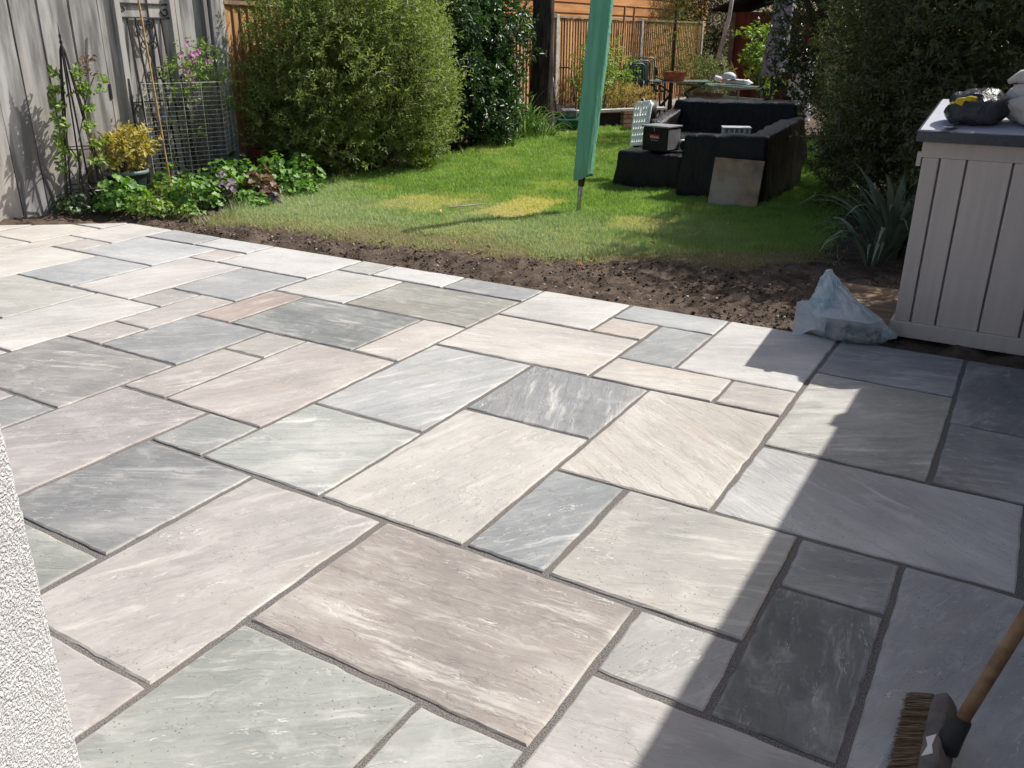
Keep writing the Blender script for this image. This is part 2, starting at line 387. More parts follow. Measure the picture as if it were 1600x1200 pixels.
def edge_y(x):     # front edge of the grass
    return np.interp(x, [-7.5, -6.5, -6.05, -5.75, -5.31, -4.47, -3.59, -2.9, -2.47, -2.2, -1.8, -1.4, -1.0, -.5], [5.0, 4.95, 4.86, 4.93, 5.04, 5.09, 5.13, 5.33, 5.49, 5.66, 5.75, 6.05, 6.3, 6.6])
def edge_xl(y):    # edge of the grass along the planted bed
    return np.interp(y, [4.6, 4.9, 5.3, 6.0, 6.8, 9, 11, 12.5, 14.2], [-5.9, -5.95, -6.05, -6.25, -6.5, -6.5, -6.75, -6.95, -7.25])
def edge_xr(y):
    return np.interp(y, [5, 6, 7, 8, 9, 12, 14], [-1.0, -1.0, -1.2, -1.35, -1.5, -1.8, -2.0])
def lawn_d(x, y):
    w = (fbm(x*3.1, y*3.1, 1)-.5)*.3+(fbm(x*14, y*14, 3, 2)-.5)*.16
    d = ss(-.06, .10, y-edge_y(x)+w)*ss(-.05, .12, x-edge_xl(y)+w)*ss(-.1, .35, edge_xr(y)-x+w)*ss(0, .1, 14.05-y)
    return d
def bare(x, y):    # worn, half-bare turf next to the digging
    e = y-edge_y(x)
    return np.clip(ss(.62, .05, e+(fbm(x*2.2, y*2.2, 9)-.5)*.9)*.85+ss(-2.6, -1.5, x)*ss(1.0, .2, e)*.5, 0, 1)
PATCH = [(-4.92, 6.60, .36, .44, .75, .12), (-4.02, 6.90, .27, .52, 1.0, .05), (-2.78, 6.78, .26, .27, .75, .1), (-3.9, 5.82, .33, .25, .45, .0), (-4.95, 5.35, .6, .22, .3, 0)]
def dry(x, y):
    t = np.zeros_like(x)
    w = (fbm(x*7, y*7, 4)-.5)*.16
    for (cx, cy, hx, hy, k, r) in PATCH:
        dx = np.abs((x-cx)+(y-cy)*r)-hx; dy = np.abs((y-cy)-(x-cx)*r)-hy
        t = np.maximum(t, k*ss(.05, -.05, np.maximum(dx, dy)+w))
    t = np.maximum(t, .40*ss(.58, .75, fbm(x*1.4, y*1.4, 21)))
    return t
def dusty(x, y):   # cement dust walked off the paving
    return np.clip(ss(7.4, 5.6, y+(fbm(x*1.3, y*1.3, 13)-.5)*2.4), 0, 1)*.95

def soil_z(x, y):
    near = ss(7.2, 5.8, y)
    z = -.035+.03*ss(0, .4, y-PATIO_Y)+near*((fbm(x*7, y*7, 2)-.5)*.085+(fbm(x*22, y*22, 5, 3)-.5)*.06)
    return z-.03*lawn_d(x, y)+.02*ss(-6.3, -7.2, x)
def build_soil():
    m, nt, b, out = newmat('dug_soil'); g = N(nt); tc = g.n('TexCoord').outputs['Object']
    n1 = g.noise(tc, 9, 6, .7); n2 = g.noise(tc, 70, 4, .7); n3 = g.noise(tc, 1.6, 3)
    col = g.mix(g.step(n1, .35, .65), lin(68, 58, 50), lin(106, 93, 82)); col = g.mix(g.step(n3, .45, .7, 0, .4), col, lin(104, 92, 82))
    col = g.mix(g.step(n2, .62, .72, 0, .5), col, lin(150, 138, 124))
    g.put(b.inputs['Base Color'], col); b.inputs['Roughness'].default_value = .95; b.inputs['Specular IOR Level'].default_value = .12
    g.put(b.inputs['Normal'], g.bump(n2, .8, .012, g.bump(n1, .5, .03)))
    MATS['soil'] = m
    def grid(x0, x1, y0, y1, st, name):
        xs = np.arange(x0, x1+st/2, st); ys = np.arange(y0, y1+st/2, st); X, Y = np.meshgrid(xs, ys)
        Z = soil_z(X, Y); nx = len(xs); ny = len(ys)
        idx = np.arange(nx*ny).reshape(ny, nx)
        F = np.stack([idx[:-1, :-1], idx[:-1, 1:], idx[1:, 1:], idx[1:, :-1]], -1).reshape(-1, 4)
        cx = X.ravel()[F].mean(1); cy = Y.ravel()[F].mean(1)
        keep = ~((CUT[0]*cx+CUT[1]*cy < CUT[2]-.02) & (cy < PATIO_Y-.01))
        o = link(name, np_mesh(name, np.stack([X.ravel(), Y.ravel(), Z.ravel()], -1), F[keep], smooth=True), m)
        tag(o, kind='structure')
    grid(-7.6, 1.4, 3.9, 7.4, .035, 'soil_bed')
    grid(-7.6, 1.4, 7.4, 24.4, .2, 'back_garden_soil')
    # clods
    n = 7000
    x = rng.uniform(-7.3, -.3, n*5); y = rng.uniform(PATIO_Y+.02, 6.5, n*5)
    d = lawn_d(x, y); e = y-edge_y(x)
    k = (d < .35) & (e < .25) & (rng.random(n*5) < .25+.75*ss(.3, .7, fbm(x*4, y*4, 8))) & (x < -.45+.0*y)
    x, y = x[k][:n], y[k][:n]; n = len(x)
    s = .003+.009*rng.random(n)**3
    s[:40] *= 1.5
    lumps('soil_clods', x, y, soil_z(x, y)+s*.05, s, MATS['soil'], kind='stuff', label='crumbly dark clods of dug soil along the paving edge', cat='soil')
def lumps(name, x, y, z, s, m, parent=None, kind=None, label=None, cat=None):
    t = (1+5**.5)/2
    B = np.array([(-1,t,0),(1,t,0),(-1,-t,0),(1,-t,0),(0,-1,t),(0,1,t),(0,-1,-t),(0,1,-t),(t,0,-1),(t,0,1),(-t,0,-1),(-t,0,1)])/1.9
    T = np.array([(0,11,5),(0,5,1),(0,1,7),(0,7,10),(0,10,11),(1,5,9),(5,11,4),(11,10,2),(10,7,6),(7,1,8),(3,9,4),(3,4,2),(3,2,6),(3,6,8),(3,8,9),(4,9,5),(2,4,11),(6,2,10),(8,6,7),(9,8,1)])
    n = len(x)
    V = B[None]*(1+rng.uniform(-.35, .35, (n, 12, 1)))*s[:, None, None]*np.array([1, 1, .75])
    a = rng.uniform(0, 6.28, n); c, sn = np.cos(a), np.sin(a)
    V = np.stack([V[..., 0]*c[:, None]-V[..., 1]*sn[:, None], V[..., 0]*sn[:, None]+V[..., 1]*c[:, None], V[..., 2]], -1)
    V += np.stack([x, y, z], -1)[:, None]
    F = (T[None]+np.arange(n)[:, None, None]*12).reshape(-1, 3)
    o = link(name, np_mesh(name, V.reshape(-1, 3), F), m, parent)
    return tag(o, label, cat, kind=kind)
build_soil()

def lawn_z(x, y): return .012+(fbm(x*1.5, y*1.5, 6)-.5)*.05+(fbm(x*9, y*9, 7, 2)-.5)*.012
def turf_material(name, blade):
    m, nt, b, out = newmat(name); g = N(nt)
    t = g.attr('tint').outputs['Fac']; d = g.attr('dry').outputs['Fac']; du = g.attr('dusty').outputs['Fac']; ba = g.attr('bare').outputs['Fac']
    if blade:
        col = g.mix(t, lin(102, 138, 60), lin(166, 190, 104))
        col = g.mix(d, col, lin(194, 192, 116)); col = g.mix(g.math('MULTIPLY', du, .72), col, lin(182, 186, 160)); col = g.mix(g.math('MULTIPLY', ba, .6), col, lin(148, 136, 94))
        g.put(b.inputs['Base Color'], col); b.inputs['Roughness'].default_value = .5; b.inputs['Specular IOR Level'].default_value = .4
        tr = g.n('BsdfTranslucent'); g.put(tr.inputs[0], g.mix(1.0, col, (1.25, 1.4, .85, 1), 'MULTIPLY'))
        mx = g.n('MixShader'); mx.inputs[0].default_value = .38
        nt.links.new(b.outputs[0], mx.inputs[1]); nt.links.new(tr.outputs[0], mx.inputs[2]); nt.links.new(mx.outputs[0], out.inputs[0])
    else:
        tc = g.n('TexCoord').outputs['Object']; n1 = g.noise(tc, 25, 5, .7)
        col = g.mix(g.step(n1, .35, .65), lin(84, 98, 56), lin(120, 128, 80))
        col = g.mix(d, col, lin(168, 154, 92)); col = g.mix(g.math('MULTIPLY', du, .5), col, lin(126, 126, 96)); col = g.mix(ba, col, lin(112, 98, 76))
        g.put(b.inputs['Base Color'], col); b.inputs['Roughness'].default_value = .95; b.inputs['Specular IOR Level'].default_value = .1
        g.put(b.inputs['Normal'], g.bump(n1, .7, .02))
    return m
def build_lawn():
    st = .06
    xs = np.arange(-7.6, -.6, st); ys = np.arange(4.7, 14.3, st); X, Y = np.meshgrid(xs, ys); Z = lawn_z(X, Y); nx, ny = len(xs), len(ys)
    idx = np.arange(nx*ny).reshape(ny, nx)
    F = np.stack([idx[:-1, :-1], idx[:-1, 1:], idx[1:, 1:], idx[1:, :-1]], -1).reshape(-1, 4)
    D = lawn_d(X, Y).ravel()
    Z = Z.ravel()-.05*ss(.75, .3, D)
    F = F[D[F].max(1) > .3]
    x, y = X.ravel(), Y.ravel()
    me = np_mesh('lawn', np.stack([x, y, Z], -1), F, {'dry': ('POINT', dry(x, y)), 'dusty': ('POINT', dusty(x, y)), 'bare': ('POINT', bare(x, y))}, smooth=True)
    tag(link('lawn', me, turf_material('turf', False)), kind='structure')
    n = 900000
    x = rng.uniform(-7.4, -.8, n); y = 4.75+9.4*rng.random(n)**1.15
    D = lawn_d(x, y)*(1-.72*bare(x, y))*(1-.35*dry(x, y))
    k = rng.random(n) < D*.72
    x, y = x[k], y[k]; n = len(x)
    dr, du, ba = dry(x, y), dusty(x, y), bare(x, y)
    h = (.022+.03*rng.random(n))*(1-.4*dr)*(1-.4*ba)*(1+.5*ss(9, 12, y))*(.6+.55*fbm(x*2.5, y*2.5, 17)+.5*ss(.55, .8, fbm(x*9, y*9, 23, 3)))
    edge = ss(.25, .0, x-edge_xl(y)); h *= 1+1.2*edge
    w = .0026+.0024*rng.random(n); w *= 1+.09*np.clip(y-6, 0, 8)
    a = rng.uniform(0, 6.283, n); lean = rng.uniform(.15, .95, n)*h
    la = a+rng.normal(0, .8, n)+1.57
    z = lawn_z(x, y)-.006
    V = np.empty((n, 3, 3)); ca, sa = np.cos(a)*w, np.sin(a)*w
    V[:, 0] = np.stack([x-ca, y-sa, z], -1); V[:, 1] = np.stack([x+ca, y+sa, z], -1)
    V[:, 2] = np.stack([x+np.cos(la)*lean, y+np.sin(la)*lean, z+h], -1)
    tint = np.clip(.4*rng.random(n)+.55*fbm(x*1.7, y*1.7, 31)+.6*(fbm(x*7, y*7, 33, 3)-.5)-.02, 0, 1)
    rep = lambda q: ('FACE', q)
    me = np_mesh('grass', V.reshape(-1, 3), np.arange(n*3).reshape(-1, 3), {'tint': rep(tint), 'dry': rep(np.clip(dr+.5*(rng.random(n) < .07), 0, 1)), 'dusty': rep(du), 'bare': rep(ba)})
    tag(link('grass', me, turf_material('grass_blade', True)), 'short mown grass of the lawn with yellowed rectangles', 'grass', kind='stuff')
build_lawn()
# ------------------------------------------------------------------ walls, fences, buildings
def build_render_wall():
    m, nt, b, out = newmat('roughcast_white'); g = N(nt); tc = g.n('TexCoord').outputs['Object']
    n1 = g.noise(tc, 170, 3, .55); n2 = g.noise(tc, 330, 3, .6); n3 = g.noise(tc, 3, 3)
    col = g.mix(g.step(n3, .4, .7), lin(238, 237, 238, .84), lin(228, 227, 228, .84))
    g.put(b.inputs['Base Color'], col); b.inputs['Roughness'].default_value = .9; b.inputs['Specular IOR Level'].default_value = .2
    hh = g.math('ADD', g.step(n1, .36, .62), g.math('MULTIPLY', n2, .35))
    g.put(b.inputs['Normal'], g.bump(hh, .85, .006))
    x0, y0 = 0, 0
    # stepped grid with real lumps on the reveal, rounded arris
    st = .008; ys = np.arange(y0-.75, y0+1e-6, st); zs = np.arange(0.0, 1.75, st)
    Y, Z = np.meshgrid(ys, zs)
    lump = (fbm(Y*120, Z*120, 3, 2)-.5)*.0055
    rr = np.clip((Y-(y0-.02))/.02, 0, 1)
    X = x0+lump-.02*(1-np.sqrt(np.clip(1-rr*rr, 0, 1)))
    nx, ny = len(ys), len(zs); idx = np.arange(nx*ny).reshape(ny, nx)
    F = np.stack([idx[:-1, :-1], idx[:-1, 1:], idx[1:, 1:], idx[1:, :-1]], -1).reshape(-1, 4)
    root = thing('house_wall', 'white roughcast rendered wall corner standing beside the paving', 'wall', (-1.258, .632, 0), R(28))
    link('render_coat', np_mesh('render_coat', np.stack([X.ravel(), Y.ravel(), Z.ravel()], -1), F, smooth=True), m, root)
    MB().box(-1.2, x0-.022, y0-.74, y0-.001, -.05, 1.76).build('wall_core', m, root)
    MB().box(-1.2, x0+.004, y0-.75, y0+.004, 1.755, 2.5).build('upper_wall', m, root)
build_render_wall()

wood_old = mat('weathered_board', lin(178, 176, 174), lin(112, 109, 108), scale=2.6, stretch=(3, 3, .35), rough=.85, spec=.2, bump=.5, bscale=14, bdist=.004, c3=lin(190, 183, 174))
wood_new = mat('larch_feather_board', lin(196, 154, 110), lin(160, 120, 82), scale=3, stretch=(3, 3, .3), rough=.75, spec=.25, bump=.3, bscale=18, bdist=.003, varn=.2)
wood_mid = mat('greying_board', lin(166, 140, 112), lin(128, 110, 92), scale=3, stretch=(3, 3, .3), rough=.8, spec=.2, bump=.3, bscale=18, varn=.2)
concrete = mat('concrete', lin(190, 186, 178), lin(160, 156, 150), scale=9, rough=.9, spec=.2, bump=.3, bscale=60, bdist=.004)
FX = -7.5
def board_mesh(name, w, h, t, sr, ragged=.02):
    mb = MB(); z = [0, h*.35, h*.7, h+sr.uniform(-ragged, ragged)]
    V = []; 
    for zz in z:
        a, b2 = sr.uniform(-.004, .004), sr.uniform(-.004, .004)
        V += [(0, a, zz), (0, w+b2, zz), (t, w+b2, zz), (t, a, zz)]
    F = [(0, 1, 2, 3), (12, 15, 14, 13)]
    for l in range(3):
        for k in range(4):
            p = l*4+k; q = l*4+(k+1) % 4; F.append((p, p+4, q+4, q))
    return mb.add(V, F)
def build_old_fence():
    sr = random.Random(3)
    root = thing('weathered_fence', 'weathered grey fence of wide upright boards behind the flower bed', 'fence', (FX, 3.2, 0))
    ys = [3.2, 3.48, 3.76, 4.03, 4.29, 4.53, 4.77, 5.05, 5.33, 5.62, 5.86, 6.10, 6.40, 6.70]
    for a, b2 in zip(ys[:-1], ys[1:]):
        t = .022+.012*sr.random()
        o = board_mesh('board', b2-a-.009-.007*sr.random(), 2.05, t, sr).build('board', wood_old, root); o.location = (0, a-3.2+.004, -.03)
        o.rotation_euler = (sr.uniform(-.004, .004), sr.uniform(-.006, .006), sr.uniform(-.02, .02))
    for z in (.35, 1.0, 1.62): MB().box(-.075, -.03, 0, 3.5, z-.045, z+.045).build('rail', wood_old, root)
    for (y, z) in ((4.735-3.2, .90), (5.31-3.2, .92)):
        MB().box(.022, .040, y, y+.026, z, z+.13).build('hinge_plate', mat('dark_iron', (.03, .03, .032), (.05, .045, .04), rough=.6, metal=.6), root)
    # stop post where the two fences meet
    for (y, w, t) in ((6.47, .05, .07), (6.55, .125, .09)):
        o = board_mesh('post', w, 2.1, t, sr).build('post', wood_old, root, bevel=.004); o.location = (.02, y-3.2, -.03)
    for (y, w) in ((5.47, .055), (6.08, .05), (6.14, .045)):
        o = board_mesh('batten', w, 1.86, .05, sr).build('batten', wood_old, root); o.location = (.03, y-3.2, 0)
build_old_fence()

POSTS = [6.72+1.833*k for k in range(9)]
def build_new_fence():
    sr = random.Random(4)
    bw = .104
    bms = []
    for k in range(5):
        me = board_mesh('feather_board', .118, 1.60, .016, sr, .006).build('feather_board', wood_new)
        bms.append(me.data); bpy.data.objects.remove(me)
    bms2 = []
    for me in bms:
        c = me.copy(); c.materials.clear(); c.materials.append(wood_mid); bms2.append(c)
    top = thing('feather_board_fence', 'long orange-brown feather-board fence with concrete posts behind the shrubs', 'fence', (FX, 0, 0))
    for k in range(8):
        y0, y1 = POSTS[k]+.06, POSTS[k+1]-.055
        root = bpy.data.objects.new('fence_panel', None); COL.objects.link(root); root.parent = top; root.location = (0, y0, 0)
        n = int((y1-y0)/bw); st = (y1-y0-.118)/(n-1)
        src = bms2 if k in (2,) else bms
        for i in range(n):
            o = bpy.data.objects.new('feather_board', src[sr.randrange(5)]); COL.objects.link(o); o.parent = root
            o.location = (.022, i*st, .16); o.rotation_euler = (sr.uniform(-.003, .003), 0, .20)
        MB().box(-.02, .055, -.005, y1-y0+.005, 1.765, 1.80).build('capping_rail', wood_mid, root)
        MB().box(-.012, .03, -.02, y1-y0+.02, 0, .158).build('gravel_board', concrete, root)
        for z in (.4, 1.0, 1.5): MB().box(-.06, -.02, 0, y1-y0, z-.04, z+.04).build('rail', wood_mid, root)
    for k, y in enumerate(POSTS):
        o = MB().box(-.05, .05, -.055, .055, -.05, 1.82).build('fence_post', concrete, top, bevel=.008)
        o.location = (0, y, 0)
build_new_fence()

def clad_building(name, label, x, y0, y1, h, cov, c1, c2, roofcol, z0=.3):
    cm = mat(name+'_cladding', c1, c2, scale=2.5, stretch=(3, .3, 3), rough=.8, spec=.2, bump=.3, bscale=16, varn=.1)
    root = thing(name, label, 'building', (x, y0, 0)); L = y1-y0
    MB().box(-3.2, -.03, 0, L, 0, h).build('wall', cm, root)
    z = z0; k = 0
    # lapped boards: lower edge proud of the board below
    V = [(-.03, 0, 0), (.028, 0, 0), (.006, 0, cov+.012), (-.03, 0, cov+.012), (-.03, L, 0), (.028, L, 0), (.006, L, cov+.012), (-.03, L, cov+.012)]
    F = [(0, 1, 2, 3), (7, 6, 5, 4), (0, 4, 5, 1), (1, 5, 6, 2), (2, 6, 7, 3), (3, 7, 4, 0)]
    src = MB().add(V, F).build('lap_board', cm, root); src.location = (0, 0, z); z += cov
    while z < h-.05:
        o = src.copy(); COL.objects.link(o); o.parent = root; o.location = (0, 0, z); z += cov
    rm = mat(name+'_roof', roofcol, tuple(c*.6 for c in roofcol), scale=5, rough=.9)
    MB().add([(.35, -.3, h-.02), (.35, L+.3, h-.02), (-1.6, L+.3, h+1.0), (-1.6, -.3, h+1.0), (-3.5, -.3, h-.02), (-3.5, L+.3, h-.02)], [(0, 1, 2, 3), (3, 2, 5, 4), (0, 4, 5, 1), (0, 3, 4), (1, 5, 2)]).build('roof', rm, root)
    return root
clad_building('timber_cabin', 'orange lap-boarded timber cabin rising behind the side fence', -9.4, 15.2, 27.2, 4.2, .21, lin(206, 152, 100), lin(180, 124, 76), lin(70, 62, 58), .9)
bc = clad_building('brown_outbuilding', 'dark brown boarded outbuilding just above the fence top', -10.6, 5.0, 14.4, 3.4, .18, lin(120, 92, 70), lin(92, 70, 52), lin(60, 52, 48), .9)
MB().box(.03, .06, 6.1, 7.2, 1.7, 2.6).build('window', mat('dark_glass', (.02, .022, .025), (.03, .03, .03), rough=.1, spec=.6), bc)

# tall garage flank on the right-hand boundary: throws the long straight shadow
bm_ = mat('painted_blockwork', lin(200, 196, 188), lin(176, 172, 166), scale=4, rough=.9, spec=.2, bump=.4, bscale=40)
gw = thing('boundary_wall', 'pale blockwork boundary wall with concrete coping along the paving', 'wall', (0, 0, 0))
MB().box(.60, .82, -1.5, 6.1, -.05, 2.17).build('wall', bm_, gw)
gt = mat('black_gutter', (.02, .02, .022), (.03, .03, .03), rough=.4)
MB().box(.55, .87, -1.5, 6.1, 2.171, 2.25).build('coping', concrete, gw, bevel=.008)
for y in (2.95, 5.25):
    MB().box(.515, .549, y-.06, y+.06, 2.12, 2.235).build('fixing_bracket', gt, gw)

# playhouse at the far end
def build_playhouse():
    w = mat('red_brown_stain', lin(112, 60, 48), lin(84, 44, 36), scale=3, stretch=(3, 3, .5), rough=.75, spec=.25, bump=.2, bscale=15)
    dk = mat('dark_opening', (.012, .012, .014), (.02, .02, .02), rough=.3)
    root = thing('playhouse', 'dark red-brown wooden playhouse with overhanging curved roof at the garden end', 'shed', (-7.3, 23.0, 0))
    sr = random.Random(5)
    for i in range(18):
        o = board_mesh('board', .162, 2.05, .02, sr, .0).build('board', w, root); o.rotation_euler = (0, 0, -math.pi/2); o.location = (i*.168, 0, 0)
    MB().box(0, 3.0, .02, 2.2, 0, 2.04).build('body', w, root)
    win = MB().box(.75, 1.6, -.045, -.021, .95, 1.75).build('window', dk, root)
    for x in (.72, 1.16, 1.6): MB().box(x-.025, x+.025, -.075, -.046, .9, 1.8).build('glazing_bar', w, win)
    MB().box(.70, 1.65, -.08, -.046, .86, .9).build('sill', w, win)
    MB().box(.0, .12, -.06, -.021, 0, 2.04).build('corner_post', mat('grey_timber', lin(120, 106, 98), lin(96, 86, 80), rough=.85), root)
    # curved roof
    V = []; F = []; n = 14
    for k in range(n+1):
        t = k/n; x = -.35+3.75*t; z = 1.92+.62*math.sin(math.pi*(.10+.8*t))
        for (y, dz) in ((-.55, 0), (2.4, 0), (2.4, -.05), (-.55, -.05)): V.append((x, y, z+dz))
    for k in range(n):
        for q in range(4): a = k*4+q; b2 = k*4+(q+1) % 4; F.append((a, b2, b2+4, a+4))
    F += [(0, 1, 2, 3), (n*4+3, n*4+2, n*4+1, n*4)]
    MB().add(V, F).build('roof', mat('roof_felt', lin(52, 46, 46), lin(40, 36, 36), scale=12, rough=.95), root)
build_playhouse()
lp = MB().tube([(-7.35, 21.75, 0), (-7.18, 21.8, .9), (-7.0, 21.85, 1.9), (-6.93, 21.9, 2.9)], [.055, .055, .05, .045], 8).build('leaning_post', mat('bleached_wood', lin(196, 188, 180), lin(160, 150, 144), scale=5, rough=.8), smooth=True)
tag(lp, 'bleached pale wooden post leaning between fence end and playhouse', 'post')
# ------------------------------------------------------------------ plants
def unit(v): return v/np.maximum(np.linalg.norm(v, axis=-1, keepdims=True), 1e-9)
def leaf_mesh(name, base, dirs, nrm, L, Wd, tint, m, parent, fold=.25, droop=.15, kind='stuff'):
    """one four-point folded leaf per row"""
    n = len(base); d = unit(dirs); side = unit(np.cross(d, nrm)); up = np.cross(side, d)
    L = np.broadcast_to(L, n)[:, None]; Wd = np.broadcast_to(Wd, n)[:, None]
    mid = base+d*L*.48
    V = np.empty((n, 4, 3))
    V[:, 0] = base; V[:, 1] = mid+side*Wd*.5+up*Wd*fold; V[:, 2] = base+d*L-up*L*droop; V[:, 3] = mid-side*Wd*.5+up*Wd*fold
    i = np.arange(n)[:, None]*4
    F = np.concatenate([i+np.array([[0, 1, 2]]), i+np.array([[0, 2, 3]])], 1).reshape(-1, 3)
    me = np_mesh(name, V.reshape(-1, 3), F, {'tint': ('FACE', np.repeat(tint, 2))})
    o = link(name, me, m, parent); tag(o, kind=kind); return o
def sprig_leaves(cen, axis, nl, Ls, Ll, Wl, spread=.9, r=rng):
    """leaves set along short twigs -> base, dir, normal"""
    n = len(cen); axis = unit(axis)
    t = (np.arange(nl)+.5)/nl; t = t[None, :, None]
    Ls = np.broadcast_to(Ls, n)[:, None, None]
    base = cen[:, None]+axis[:, None]*Ls*t
    rnd = unit(r.normal(size=(n, nl, 3))); perp = unit(rnd-axis[:, None]*np.sum(rnd*axis[:, None], -1, keepdims=True))
    d = unit(axis[:, None]*(1-.55*spread*(1-t*.6))+perp*spread)
    nr = unit(np.cross(d, perp)+.001); nr = unit(axis[:, None]*.6-perp*.3+r.normal(size=(n, nl, 3))*.35+np.array([0, 0, .35]))
    return base.reshape(-1, 3), d.reshape(-1, 3), nr.reshape(-1, 3), np.repeat(np.arange(n), nl)
def lobe_points(lobes, n, shell=5, r=rng, zmin=.03):
    """points near the skin of several ellipsoid lobes + outward direction"""
    vol = np.array([l[3]*l[4]*l[5] for l in lobes])**(2/3); cnt = np.maximum(1, (n*vol/vol.sum()).astype(int))
    P = []; D = []
    for l, c in zip(lobes, cnt):
        d = unit(r.normal(size=(c, 3))); rad = r.random(c)**(1/shell)
        k = 1+.4*(fbm(d[:, 0]*2.3+l[0]*3, d[:, 1]*2.3+d[:, 2]*2.9, l[1], 3)-.5)*2
        P.append(np.array(l[:3])+d*np.array(l[3:6])*(rad*k)[:, None]); D.append(unit(d/np.array(l[3:6])))
    P = np.concatenate(P); D = np.concatenate(D); k = P[:, 2] > zmin
    k &= (fbm(P[:, 0]*3.4+P[:, 2]*2.1, P[:, 1]*3.4-P[:, 2]*2.6, 11, 3) > .44) | (r.random(len(P)) < .38)
    return P[k], D[k]
def shrub(name, label, cat, lobes, n, nl, Ls, Ll, Wl, m, stems=None, stem_m=None, up=.4, jit=.6, spread=.9, group=None, shell=5, zmin=.03, droop=.15, stem_r=.012, nstem=10, base=None):
    P, D = lobe_points(lobes, n, shell, zmin=zmin)
    k = rng.random(len(P)) < .05; P[k] += (unit(D[k]+np.array([0, 0, .5]))*(.04+.20*rng.random(k.sum()))[:, None])*min(1.0, 6*Ls)
    bx, by = base if base else (np.mean([l[0] for l in lobes]), np.mean([l[1] for l in lobes]))
    root = thing(name, label, cat, (bx, by, 0), 0, group); o3 = np.array([bx, by, 0])
    ax = unit(D+np.array([0, 0, up])+rng.normal(size=P.shape)*jit)
    nn = len(P); Lr = Ls*(.6+.8*rng.random(nn))
    b, d, nr, own = sprig_leaves(P, ax, nl, Lr, Ll, Wl, spread)
    tint = np.clip(.25+.5*rng.random(nn)[own]+.35*(rng.random(len(b))-.5)+.25*(fbm(P[:, 0]*3, P[:, 1]*3+P[:, 2]*3, 8, 2)-.5)[own], 0, 1)
    sc = .65+.6*rng.random(len(b))
    leaf_mesh('foliage', b-o3, d, nr, Ll*sc, Wl*sc, tint, m, root, droop=droop)
    sm = stem_m or mat('twig_bark', lin(96, 82, 68), lin(70, 60, 50), scale=20, rough=.9)
    mb = MB(); sr = random.Random(len(label))
    for k in range(nstem):
        q = P[sr.randrange(nn)]-o3; a = sr.uniform(0, 6.28); s0 = Vector((math.cos(a)*.12*sr.random(), math.sin(a)*.12*sr.random(), -.03))
        e = Vector(q); mid = s0.lerp(e, .5)+Vector((sr.uniform(-.1, .1), sr.uniform(-.1, .1), .12*e.z))
        pts = [s0*(1-t)**2+mid*2*t*(1-t)+e*t*t for t in (0, .25, .5, .75, 1)]
        mb.tube(pts, [stem_r, stem_r*.85, stem_r*.65, stem_r*.45, stem_r*.25], 5)
    mb.build('stems', sm, root, smooth=True)
    return root

L_olive = leafmat('olive_shrub_leaf', lin(74, 94, 46), lin(156, 170, 98), rough=.5, trans=.38, c3=lin(196, 200, 132))
L_laurel = leafmat('glossy_dark_leaf', lin(36, 58, 32), lin(80, 108, 56), rough=.38, spec=.5, trans=.28)
L_light = leafmat('light_green_leaf', lin(88, 120, 50), lin(150, 172, 84), rough=.5, trans=.35)
L_dark = leafmat('dark_shrub_leaf', lin(60, 68, 44), lin(112, 116, 72), rough=.45, trans=.3)
L_conif = leafmat('conifer_leaf', lin(62, 80, 40), lin(130, 140, 70), rough=.6, trans=.25)
L_gold = leafmat('golden_leaf', lin(140, 136, 62), lin(204, 188, 108), rough=.55, trans=.3, c3=lin(120, 160, 60))
L_ger = leafmat('geranium_leaf', lin(70, 112, 44), lin(132, 170, 74), rough=.5, trans=.3)
L_purple = leafmat('purple_leaf', lin(78, 66, 70), lin(120, 106, 112), rough=.5, trans=.2)
L_bronze = leafmat('bronze_leaf', lin(98, 78, 62), lin(140, 114, 92), rough=.5, trans=.25)
L_dry = leafmat('dry_straw', lin(150, 130, 76), lin(206, 184, 118), rough=.7, trans=.25)
L_strap = leafmat('strap_leaf', lin(60, 92, 40), lin(122, 150, 84), rough=.4, trans=.3)
L_phorm = leafmat('grey_green_strap', lin(88, 104, 88), lin(132, 144, 124), rough=.45, trans=.15)

shrub('olive_shrub', 'large rounded olive-green fine-leaved shrub beside the side fence', 'shrub',
      [(-6.75, 7.35, 1.12, .62, .62, .70), (-6.55, 8.2, 1.15, .68, .75, .85), (-6.65, 8.75, .95, .5, .55, .75), (-6.85, 7.0, .78, .45, .45, .5), (-6.62, 7.9, 1.75, .6, .8, .45), (-6.75, 8.95, 1.5, .45, .45, .5), (-6.5, 8.4, .42, .45, .75, .42), (-6.9, 7.2, 1.6, .45, .5, .4), (-6.8, 7.4, .38, .45, .6, .4)],
      11500, 12, .17, .055, .0135, L_olive, up=.75, jit=.5, spread=.8, nstem=46, base=(-6.65, 8.05), shell=3.2, stem_r=.016)
shrub('laurel_shrub', 'dark glossy broad-leaved laurel between the olive shrub and tree trunk', 'shrub',
      [(-6.95, 10.3, .85, .45, .6, .75), (-6.85, 11.05, 1.25, .42, .55, .65), (-7.0, 10.3, 1.6, .4, .5, .5), (-7.0, 11.1, .7, .38, .4, .6), (-6.95, 11.35, 1.7, .35, .42, .45), (-6.75, 10.8, .45, .35, .55, .4)],
      3000, 8, .16, .085, .036, L_laurel, up=.5, jit=.7, nstem=20, base=(-6.95, 11.0), shell=3.5)
shrub('fence_shrub', 'sparse light-green shrub growing against the fence right of the trunk', 'shrub',
      [(-7.0, 14.55, .75, .3, .45, .55), (-7.05, 14.9, 1.05, .28, .4, .45), (-6.95, 15.4, .7, .25, .5, .5)], 620, 7, .13, .06, .026, L_light, nstem=26, base=(-7.05, 14.8), shell=3)
